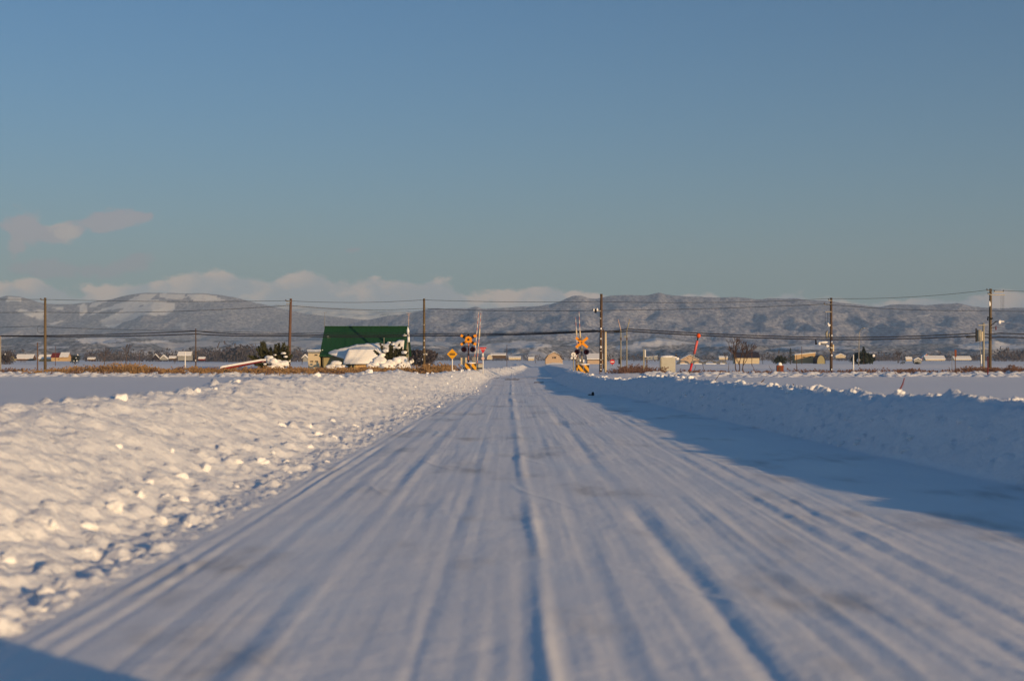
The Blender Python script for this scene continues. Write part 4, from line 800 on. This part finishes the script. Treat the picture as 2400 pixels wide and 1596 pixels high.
b = MB(); b.lump((-.05, .2, h+.02), (w*.56, .32, .09), 5, 3, .08).lump((w*.38, .1, h+.0), (.2, .2, .07), 8, 2, .2).lump((w*.6, .05, h-.1), (.16, .14, .10), 18, 2, .2); b.build('snow_cap', M['snow'], e)
MB().box((w*.56, .1, h+.05), (.13, .12, .1), Matrix.Rotation(R(25), 3, 'Y')).build('vent_cowl', M['black'], e)
yd = 86.; x = PX(1828, yd); g = PZ(881, yd); e = empty('brown_box', (x, yd, g), 'rusty brown box on a stake under a snow cap at the field edge', 'box')
MB().tube([(0, 0, 0), (0, 0, .3)], .035, 6).build('stake', M['wood_dark'], e); MB().box((0, 0, .44), (.38, .3, .38), None, 1.05).build('body', M['rust'], e); MB().box((-.06, -.155, .40), (.12, .02, .28)).build('opening', M['wood_dark'], e); MB().lump((-.03, 0, .68), (.15, .15, .14), 3, 3, .12).build('snow_cap', M['snow'], e)

# ------------------------------------------------------------------ green roofed house
yf = 140.; xl_, xr_ = PX(749, yf), PX(951, yf); W_ = xr_-xl_; xc = (xl_+xr_)/2; yb = 148.; ym = 144.; zr = PZ(766, ym); ze = PZ(833, yf); zg = -.3
e = empty('green_roofed_house', (xc, yf, zg), 'beige farmhouse under a big green metal roof, snow sliding off it', 'house'); q = lambda z: z-zg
MB().box((0, 4.0, q(ze)/2-.02), (W_-.5, 7.2, q(ze)-.04)).prism_x([(.5, q(ze)), (7.6, q(ze)), (4.05, q(zr)-.12)], -W_/2+.25, W_/2-.25).build('wall', M['wall_beige'], e)
rf = MB(); hx = W_/2; th = .09
rf.prism_x([(-.15, q(ze)-.02), (4, q(zr)), (4, q(zr)-th), (-.15, q(ze)-th-.02)], -hx, hx).prism_x([(4, q(zr)), (8.15, q(ze)), (8.15, q(ze)-th), (4, q(zr)-th)], -hx, hx); rf = rf.build('roof', M['green_roof'], e)
slope = Vector((0, 4.15, q(zr)-q(ze)+.02)); sl_n = slope.normalized(); nrm = Vector((0, -sl_n.z, sl_n.y))
def onroof(x, t, up=0): return Vector((x, -.15, q(ze)-.02))+slope*t+nrm*up
for i in range(19):
    xx = -hx+W_*i/18; xx = max(-hx+.02, min(hx-.02, xx)); MB().tube([onroof(xx, .0, .01), onroof(xx, 1, .01)], .012, 4).build('roof_seam', M['green_roof'], rf)
MB().box((0, 4, q(zr)+.03), (W_, .24, .08)).build('ridge_cap', M['green_roof'], rf)
b = MB(); b.lump(onroof(-hx+.55, .63, .05), (.22, .1, .07), 2, 2); b.lump(onroof(hx-.32, .68, .05), (.22, .12, .14), 3, 2).lump(onroof(-hx+.22, .18, .03), (.05, .04, .05), 4, 1); b.build('roof_snow', M['snow'], rf)
# sheet of snow sliding over the eave, ragged top edge read along the roof
n = 44; m_ = 9; V = []; Fc = []
top = [(0, .10), (.06, .16), (.12, .18), (.2, .22), (.28, .30), (.38, .34), (.5, .38), (.62, .40), (.72, .36), (.8, .42), (.88, .44), (.93, .52), (1, .50)]
x0_, x1_ = -hx+.85, hx-.28
for side in (0, 1):
    for j in range(m_):
        for i in range(n):
            u = i/(n-1); tt = j/(m_-1); tp_ = np.interp(u, [a for a, _ in top], [b_ for _, b_ in top])+.012*math.sin(u*40)+.008*math.sin(u*91)
            bot = np.interp(u, [0, .05, .12, .25, .5, .75, 1], [.06, .0, -.05, -.14, -.12, -.1, -.05]); ta = bot+(tp_-bot)*tt
            thk = (.30*math.sin(math.pi*min(1, max(0, tt*.9+.05)))**.5+.03*math.sin(u*23+tt*5))*min(1, 8*min(u+.02, 1.02-u))
            p = onroof(x0_+(x1_-x0_)*u, ta, .02+(thk if side else 0)); V.append(tuple(p))
    o_ = side*n*m_
    for j in range(m_-1):
        for i in range(n-1): a = o_+j*n+i; Fc.append((a, a+1, a+n+1, a+n) if side else (a, a+n, a+n+1, a+1))
for i in range(n-1): Fc += [(i, i+1, n*m_+i+1, n*m_+i), ((m_-1)*n+i, n*m_+(m_-1)*n+i, n*m_+(m_-1)*n+i+1, (m_-1)*n+i+1)]
for j in range(m_-1): a, c2 = j*n, j*n+n-1; Fc += [(a, a+n*m_, a+n+n*m_, a+n), (c2, c2+n, c2+n+n*m_, c2+n*m_)]
MB().add(V, Fc, True).build('sliding_snow', M['snow'], rf)
# porch in front under a thick quilt of snow
px0, px1 = PX(806, 137)-xc, PX(880, 137)-xc; zp = q(PZ(825, 137)); zpe = q(PZ(851, 137)); pc = PX(846, 137)-xc
pw = MB().prism([(pc-1.15, 0), (pc+1.6, 0), (pc+1.6, zpe-.05), (pc+.35, zp-.1), (pc-1.15, zpe-.05)], -1.3, .4).build('porch_wall', M['wall_beige'], e)
MB().box((pc-.2, -1.32, .75), (1.05, .03, 1.1)).build('porch_door', M['wall_tan'], pw); MB().box((pc-.95, -1.32, .75), (.2, .03, 1.3)).build('porch_window', M['glass'], pw)
pr = MB().prism([(pc-1.7, zpe-.05), (pc+.3, zp+.02), (pc+2.2, zpe+.02), (pc+2.15, zpe-.08), (pc+.3, zp-.1), (pc-1.65, zpe-.16)], -1.7, .3).build('porch_roof', M['green_roof'], e)
V = []; Fc = []; n, m_ = 40, 12
for j in range(m_):
    for i in range(n):
        u = i/(n-1); v = j/(m_-1); ang = math.pi*u; r = 1.0
        xx = pc+.0-1.8*math.cos(ang)*(1.0+.04*math.sin(v*9)); zz_ = np.interp(u, [0, .08, .25, .5, .75, .92, 1], [zpe-.12, zpe+.28, zp+.36, zp+.52, zp+.40, zpe+.34, zpe-.02])+.05*math.sin(v*7+u*9)
        rr_ = min(1, (v+.04)*6)**.5; V.append((xx, -1.95+v*2.5, zpe-.1+(zz_-zpe+.1)*(rr_ if v < .2 else 1)))
for j in range(m_-1):
    for i in range(n-1): a = j*n+i; Fc.append((a, a+1, a+n+1, a+n))
Fc.append(tuple(range(n))[::-1])
MB().add(V, Fc, True).build('porch_snow', M['snow'], pr)
# flue, masts
fx = PX(957.5, 139)-xc; fe = MB().tube([(fx, -1, q(PZ(802, 139))), (fx, -1, q(PZ(785, 139)))], .12, 12).tube([(fx-.04, -1, q(PZ(785, 139))), (fx-.05, -1, q(PZ(775, 139))), (fx-.06, -1, q(PZ(766, 139)))], [.10, .13, .03], 12).build('flue_pipe', M['flue'], e)
MB().tube([(fx, -1, .1), (fx, -1, q(PZ(800, 139)))], .03, 6).build('flue_stay', M['grey'], e)
MB().tube([(hx-.05, 4.1, q(zr)-.9), (hx+.0, 4.1, q(PZ(734, 144)))], .03, 6).box((hx, 4.1, q(PZ(734, 144))), (.5, .03, .03)).box((hx, 4.1, q(PZ(738, 144))), (.3, .03, .03)).build('antenna', M['fadedarm'], e)
MB().tube([(-hx-.02, 3.9, q(zr)-.2), (-hx, 3.9, q(PZ(733, 144)))], .02, 6).box((-hx+.05, 3.9, q(PZ(733, 144))), (.3, .02, .03)).build('antenna', M['grey'], e)
tag(MB().tube([(0, 0, 0), (.0, 0, 3.35)], .035, 6).build('thin_post', M['concrete'], None, (PX(900, 133), 133, -.1)), 'thin grey post rising from the snowy conifer before the green roof', 'post')
# annex
yd = 139.9; e = empty('cream_shed', (PX(735.5, yd), yd, -.2), 'cream flat roofed block at the left end of the green roofed house', 'shed'); ww = 27/F*yd; hh = PZ(824, yd)+.2
MB().box((0, 1.5, hh/2), (ww, 3, hh)).build('wall', M['wall_cream'], e); MB().box((0, 1.45, hh+.08), (ww+.12, 3.2, .2)).build('roof_snow', M['snow'], e)
for px, py in ((741, 832), (742, 847), (731, 847)):
    w_ = MB().box((PX(px, yd)-PX(735.5, yd), -.01, PZ(py, yd)+.2), (.28, .05, .10)).build('window', M['glass'], e); MB().box((PX(px, yd)-PX(735.5, yd), -.03, PZ(py, yd)+.13), (.34, .05, .025)).build('sill', M['wall_cream'], w_)
# snow covered shed with red edge
yd = 101.; e = empty('red_edged_shed', (PX(520, yd), yd, 0), 'low lean-to with a dark red edge and sloping snow covered roof among the reeds', 'shed'); a = PX(520, yd)
p0 = (0, PZ(863, yd)); p1 = (PX(614, yd)-a, PZ(846, yd))
MB().prism([(p0[0], p0[1]-.13), (p1[0], p1[1]-.05), (p1[0], p1[1]), (p0[0], p0[1])], -.1, 1.6).build('fascia', M['darkred2'], e)
V = MB(); V.prism([(p0[0]-.12, p0[1]+.0), (p1[0], p1[1]+.005), (p1[0], p1[1]+.14), (p0[0]+.1, p0[1]+.17), (p0[0]-.06, p0[1]+.10)], -.16, 1.7).build('roof_snow', M['snow'], e)
MB().box((1.0, .8, .1), (2.0, 1.4, .5)).build('wall', M['wall_beige'], e); MB().box((2.5, .3, .15), (1.8, .5, .12), Matrix.Rotation(R(-4), 3, 'Y')).build('fallen_beam', M['darkred'], e); MB().lump((2.6, .2, .28), (1.2, .4, .14), 5, 3, .1).build('snow_load', M['snow'], e)

# ------------------------------------------------------------------ far farm buildings
def farm(name, px0, px1, pyt, pye, pyb, yd, wallm, roofm, label, kind='side', roofsnow=True, wins=(), dep=None, cat='house', group=None, mid=.5):
    x0, x1 = PX(px0, yd), PX(px1, yd); w = x1-x0; zb = PZ(pyb, yd)-.3; q = lambda py: PZ(py, yd)-zb; dep = dep or w*.6; e = empty(name, ((x0+x1)/2, yd, zb), label, cat, group); H = w/2; ht, he = q(pyt), q(pye)
    if kind == 'side':        # ridge runs left to right, roof slope towards us
        d2 = dep/2; MB().box((0, d2, he/2), (w*.96, dep*.95, he)).build('wall', wallm, e); o = .25
        r = MB().prism_x([(-o, he-.05), (d2, ht), (dep+o, he-.05), (dep+o, he-.2), (d2, ht-.18), (-o, he-.2)], -H, H).build('roof', roofm, e)
        if roofsnow: MB().prism_x([(-o-.05, he-.04), (-o, he+.18), (d2, ht+.2), (dep, he+.15), (d2, ht+.01)], -H-.05, H+.05).build('roof_snow', M['snow'], r)
        MB().prism_x([(0, he), (dep, he), (d2, ht-.2)], -H*.95, H*.95).build('gable', wallm, e)
    elif kind == 'gable':     # gable end towards us
        m_ = (mid-.5)*w; MB().prism([(-H*.95, 0), (H*.95, 0), (H*.95, he), (m_, ht-.1), (-H*.95, he)], 0, dep).build('wall', wallm, e)
        r = MB().prism([(-H-.15, he-.1), (m_, ht+.03), (H+.15, he-.1), (H+.12, he-.28), (m_, ht-.15), (-H-.12, he-.28)], -.3, dep+.3).build('roof', roofm, e)
        if roofsnow: MB().prism([(-H-.1, he-.07), (-H+.1, he+.2), (m_, ht+.28), (H-.1, he+.2), (H+.1, he-.07), (m_, ht+.05)], -.25, dep+.2).build('roof_snow', M['snow'], r)
    elif kind == 'shed':      # single slope, higher on the right
        MB().prism([(-H, 0), (H, 0), (H, ht), (-H, he)], 0, dep).build('wall', wallm, e); MB().prism([(-H-.2, he-.02), (H+.2, ht+.0), (H+.2, ht+.3), (-H-.2, he+.25)], -.2, dep+.2).build('roof_snow', M['snow'], e)
    elif kind == 'gambrel':
        k = he+(ht-he)*.55; prof = [(-H*.93, 0), (H*.93, 0), (H*.93, he), (H*.62, k), (0, ht-.1), (-H*.62, k), (-H*.93, he)]
        MB().prism(prof, 0, dep).build('wall', wallm, e); o = [(-H, he-.25), (-H*.66, k+.05), (0, ht+.05), (H*.66, k+.05), (H, he-.25)]; i = [(H*.93, he-.2), (H*.62, k-.1), (0, ht-.12), (-H*.62, k-.1), (-H*.93, he-.2)]
        r = MB().prism(o+i, -.25, dep+.2).build('roof', roofm, e); MB().prism([(-H*.70, k+.04), (0, ht+.26), (H*.70, k+.04), (H*.64, k+.03), (0, ht+.06), (-H*.64, k+.03)], -.22, dep).build('roof_snow', M['snow'], r)
    elif kind == 'tunnel':    # hooped greenhouse or tin hut
        n = 12; out = [(-H*math.cos(math.pi*i/n), ht*math.sin(math.pi*i/n)**.8) for i in range(n+1)]; MB().prism(out, 0, dep).build('wall', wallm, e)
        inn = [(a*1.06, b_*1.06+.02) for a, b_ in out]; MB().prism(inn+[(a, b_) for a, b_ in out[::-1]], -.15, dep+.1).build('roof', roofm, e)
    for (wx, wy, wwd, wh) in wins:
        f = MB().box((PX(wx, yd)-(x0+x1)/2, -.04 if kind != 'side' else dep*.025-.04, q(wy)), (wwd/F*yd, .1, wh/F*yd)).build('window', M['glass'], e); MB().box((PX(wx, yd)-(x0+x1)/2, -.08 if kind != 'side' else dep*.025-.08, q(wy)-wh/F*yd/2-.04), (wwd/F*yd*1.15, .12, .07)).build('sill', wallm, f)
    return e
farm('barn', 1277, 1320, 825, 841, 856, 520, M['wall_peach'], M['wood_dark'], 'peach arched barn with a small window straight beyond the crossing', 'gambrel', wins=[(1301, 838, 4, 4), (1296, 838, 2.5, 3.5)], cat='barn', dep=9)
b_ = MB().lump((0, 0, 0), (3.5, 1.5, .6), 4, 3, .2).build('snow_heap', M['snow'], None, (PX(1300, 500), 500, PZ(855, 500))); tag(b_, 'snow heap before the front of the peach arched barn', 'snow heap')
farm('long_shed', 1376, 1418, 830, 842, 858, 380, M['wall_peach'], M['wood_dark'], 'long peach shed with a snowy roof behind the tall dark pole', wins=(), cat='shed', dep=6)
farm('farmhouse', 1722, 1781, 825, 838, 851, 640, M['wall_cream'], M['roof_dark'], 'cream farmhouse with a dark bare roof behind the leafless tree', roofsnow=False, cat='house')
farm('shed', 1863, 1911, 827, 832, 850, 600, M['wall_tan'], M['snow'], 'tan shed with a sloping flat snow roof left of the bracketed pole', 'shed', wins=[(1884, 837, 6, 1.8), (1897, 837, 6, 1.8)], cat='shed')
farm('tin_hut', 1915, 1934, 833, 850, 851, 590, M['wall_beige'], M['roof_dark'], 'hooped tin hut right of the tan shed', 'tunnel', cat='hut', dep=8)
farm('farmhouse', 1594, 1639, 832, 843, 853, 700, M['wall_peach'], M['wood_dark'], 'peach farmhouse with a low snowy gable behind the red marker pole', 'gable', wins=[(1602, 840, 3, 1.5), (1612, 840, 3, 1.5)], cat='house')
for i, (a, b2, lb) in enumerate(((1592, 1616, 'hooped greenhouse frame just left of the red marker pole'), (1625, 1650, 'hooped greenhouse frame just right of the red marker pole'), (1652, 1684, 'hooped greenhouse frame second to the right of the red marker pole'), (1686, 1704, 'small hooped greenhouse frame left of the dark roofed farmhouse'))):
    e = empty('greenhouse', (PX((a+b2)/2, 560), 560, PZ(857, 560)), lb, 'greenhouse', 'hooped greenhouses behind the red marker pole'); H = (b2-a)/2/F*560; hh = 11/F*560
    for j in range(5): MB().tube([(-H*math.cos(math.pi*k/10), j*2.5, hh*math.sin(math.pi*k/10)**.7) for k in range(11)], .14, 4).build('hoop', M['grey'], e)
    MB().box((0, 5, hh*.25), (H*1.6, 9, hh*.5)).build('snow_load', M['snow'], e)
farm('farm_building', 1513, 1530, 836, 837, 842, 1100, M['wall_grey'], M['snow'], 'pale building with two dark windows behind the concrete mast', 'shed', wins=[(1515, 839, 3, 2), (1523, 839, 3, 2)], cat='building')
farm('farm_building', 1532, 1541, 834, 836, 842, 1120, M['wall_grey'], M['snow'], 'small pale building right of the two windowed one', 'shed', cat='building')
farm('farm_building', 1192, 1221, 835, 838, 842, 900, M['wall_cream'], M['snow'], 'long low snow roofed building left of the road end', cat='building')
farm('farm_building', 1238, 1252, 837, 840, 844, 900, M['wall_cream'], M['snow'], 'small snow roofed shed right of the long low building beyond the crossing', cat='shed')
farm('farm_building', 1685, 1706, 835, 838, 842, 900, M['wall_cream'], M['snow'], 'low snow roofed shed left of the leafless tree', cat='shed')
farm('farm_building', 1958, 1982, 829, 834, 838, 1000, M['wall_cream'], M['snow'], 'pale far roof between the bracketed pole and the evergreen clump', 'gable', cat='building')
farm('barn', 2160, 2183, 830, 839, 843, 900, M['pink'], M['wood_dark'], 'red gabled barn at the left end of the long white roofed shed', 'gable', cat='barn')
farm('long_shed', 2169, 2216, 834, 842, 844, 880, M['wall_cream'], M['snow'], 'long white snow roofed shed beside the red gabled barn', cat='shed')
farm('long_shed', 2236, 2277, 835, 842, 843, 900, M['wall_cream'], M['snow'], 'long white snow roofed shed right of the thin brown pole', cat='shed')
farm('farmhouse', 2123, 2138, 837, 842, 845, 850, M['wall_cream'], M['rust'], 'small snow covered farmhouse left of the red gabled barn', cat='house')
farm('farmhouse', 2142, 2160, 839, 843, 850, 700, M['wall_grey'], M['snow'], 'snow buried hut above the low dark bush', 'gable', cat='hut')
farm('small_hut', 16, 35, 830, 839, 844, 640, M['wall_beige'], M['roof_dark'], 'small dark roofed hut with a pale gable at the far left', 'gable', cat='hut', roofsnow=False, mid=.8)
farm('farmhouse', 37, 77, 831, 841, 844, 650, M['wood_dark'], M['darkred'], 'wide snow roofed farmhouse with dark walls at the far left', cat='house')
farm('shed', 90, 120, 832, 841, 846, 640, M['wall_tan'], M['roof_dark'], 'snow roofed shed adjoining the red roofed farmhouse', cat='shed')
e = farm('farmhouse', 119, 160, 827, 837, 845, 630, M['wall_tan'], M['darkred'], 'farmhouse with a half bare dark red roof left of the snow flecked evergreen', cat='house', roofsnow=False, wins=[(129, 842, 2, 1.5), (138, 842, 2, 1.5)])
w = 41/F*630; hh = PZ(827, 630)-(PZ(845, 630)-.3); he = PZ(837, 630)-(PZ(845, 630)-.3); MB().prism_x([(-.3, he), (w*.3, hh+.02), (w*.3, hh+.25), (-.3, he+.2)], 0, w*.5).build('roof_snow', M['snow'], e)
farm('farmhouse', 416, 448, 825, 834, 843, 560, M['wall_grey'], M['roof_dark'], 'pale snow roofed farmhouse behind the white marker post', cat='house')
farm('small_hut', 357, 372, 831, 839, 842, 640, M['roof_dark'], M['roof_dark'], 'dark hut with a thin snow cap left of two snowy heaps', 'gable', cat='hut')
farm('small_hut', 375, 392, 833, 840, 842, 630, M['wall_grey'], M['snow'], 'snow covered grey hut right of the dark hut', 'gable', cat='hut')
farm('small_hut', 396, 412, 835, 839, 842, 650, M['wood_dark'], M['snow'], 'low dark hut with snow roof left of the pale farmhouse', cat='hut')
farm('small_hut', 465, 480, 837, 840, 843, 560, M['darkred'], M['snow'], 'low reddish hut right of the thin dark pole', cat='hut')
farm('small_hut', 205, 222, 838, 841, 844, 640, M['wood_dark'], M['snow'], 'low snow covered hut right of the snow flecked evergreen', cat='hut')
farm('small_hut', 708, 722, 832, 838, 845, 420, M['wall_grey'], M['snow'], 'small snow capped hut behind the left end of the cream shed', 'gable', cat='hut')
farm('small_hut', 1142, 1154, 832, 836, 841, 700, M['wall_cream'], M['snow'], 'rounded snow covered hut right of the red triangle sign', 'tunnel', cat='hut')
farm('small_hut', 1150, 1186, 828, 832, 839, 760, M['wood_dark'], M['snow'], 'dark low farm shed under snow right of the red triangle sign', cat='shed')

# ------------------------------------------------------------------ loose lumps of snow
lm = []
for i in range(6): lm.append(MB().lump((0, 0, 0), (1, .9, .72), 40+i*3, 3, .30).mesh('snow_lump', MS_bank))
def lumpat(x, yy, r, label, group, k=.12):
    r *= .8
    label = ('bigger ' if r > .06 else 'smaller ')+label+(' nearest the camera' if yy < 13 else ' a little farther off' if yy < 26 else ' halfway to the crossing' if yy < 50 else ' close to the crossing')
    o = bpy.data.objects.new('snow_lump', random.choice(lm)); COL.objects.link(o); o.location = (x, yy, gz(x, yy)+r*k); o.scale = (r*random.uniform(.8, 1.3), r*random.uniform(.8, 1.2), r*random.uniform(.75, 1.1)); o.rotation_euler = (random.uniform(-.3, .3), random.uniform(-.3, .3), random.uniform(0, 6.28)); tag(o, label, 'snow lump', group)
sp = [(1055, 270, 1195, .10), (1, 375, 1227, .075), (1, 200, 1303, .12), (1, 745, 1022, .09), (1, 210, 1235, .07), (1, 615, 1090, .085), (1, 765, 1085, .05), (1, 480, 1100, .09), (1, 120, 1235, .06), (1, 440, 1232, .04), (1, 330, 1165, .07), (1, 560, 1090, .06), (1, 640, 1065, .05), (1, 105, 1400, .07), (1, 90, 1435, .05), (1, 430, 1175, .05), (1, 330, 1290, .03)]
for _, px, py, r in sp:
    # find where the sight line meets the slope
    d = 6.
    for _k in range(400):
        x = PX(px, d); z = PZ(py, d)
        if z <= gz(x, d): break
        d *= 1.006
    lumpat(x, d, r, 'snow lump on the sunlit left snowbank slope', 'snow lumps on the left snowbank')
for i in range(45):
    yy = 6*(85/6)**random.random(); t = random.uniform(.06, .6); x = np.interp(yy, KY, kL)*(1-t)+np.interp(yy, KY, kLC)*t; lumpat(x, yy, random.uniform(.03, .09), 'snow lump on the sunlit left snowbank slope', 'snow lumps on the left snowbank')
for i in range(110):
    yy = 12*(88/12)**random.random(); x = np.interp(yy, KY, kRC)+random.gauss(.05, .14); lumpat(x, yy, random.uniform(.05, .13), 'snow lump on the right snowbank crest', 'snow lumps on the right crest', .25)
for i in range(40):
    yy = 14*(85/14)**random.random(); x = np.interp(yy, KY, kLC)+random.gauss(.0, .2); lumpat(x, yy, random.uniform(.05, .13), 'snow lump on the left snowbank crest', 'snow lumps on the left crest', .2)
for i in range(45):
    yy = 10*(60/10)**random.random(); t = random.uniform(.02, .5); x = np.interp(yy, KY, kR)*(1-t)+np.interp(yy, KY, kRC)*t; lumpat(x, yy, random.uniform(.03, .09), 'snow lump in the shade below the right snowbank', 'snow lumps in the shade of the right snowbank')

# ------------------------------------------------------------------ unseen van, a guess, added beside the camera to cast the corner shadow
e = empty('added_van', (2.86, -1.9, 0), 'boxy white van, unseen, added beside the camera to cast the corner shadow', 'van')
prof = [(-2.0, .35), (2.15, .35), (2.2, .9), (2.05, 1.05), (1.6, 1.78), (1.2, 1.86), (-1.9, 1.86), (-2.02, 1.2)]
MB().prism_x([(a, b_) for a, b_ in prof], -.80, .80).build('body', M['white'], e)
MB().prism_x([(2.03, 1.12), (1.66, 1.7), (1.675, 1.71), (2.05, 1.13)], -.7, .7).build('windscreen', M['glass'], e)
for sx in (-1, 1):
    for yy in (-1.35, 1.45):
        wl_ = MB().tube([(sx*.66, yy, .29), (sx*.82, yy, .29)], .29, 20).build('wheel', M['black'], e); MB().tube([(sx*.81, yy, .29), (sx*.835, yy, .29)], .17, 14).build('rim', M['grey'], wl_)
    MB().box((sx*.805, 0, 1.42), (.02, 2.6, .5)).build('side_window', M['glass'], e); MB().box((sx*.6, 2.19, .75), (.26, .06, .16)).build('headlight', M['steel'], e); MB().box((sx*.92, 1.35, 1.2), (.16, .08, .2)).build('mirror', M['black'], e)
# ------------------------------------------------------------------ air
HAZE = 8.5e-5
if HAZE:
    b = MB().box((0, 5700, 445), (30000, 16000, 910)); hm = bpy.data.materials.new('haze_air'); hm.use_nodes = True; t = hm.node_tree; t.nodes.remove(t.nodes['Principled BSDF'])
    v = t.nodes.new('ShaderNodeVolumePrincipled'); v.inputs['Color'].default_value = (.52, .74, 1.0, 1); v.inputs['Density'].default_value = HAZE; v.inputs['Anisotropy'].default_value = -.1
    t.links.new(v.outputs[0], t.nodes['Material Output'].inputs['Volume']); o = b.build('haze', hm); o.location.z = -12; tag(o, 'thin bluish winter haze over the whole plain', 'haze', kind='stuff')
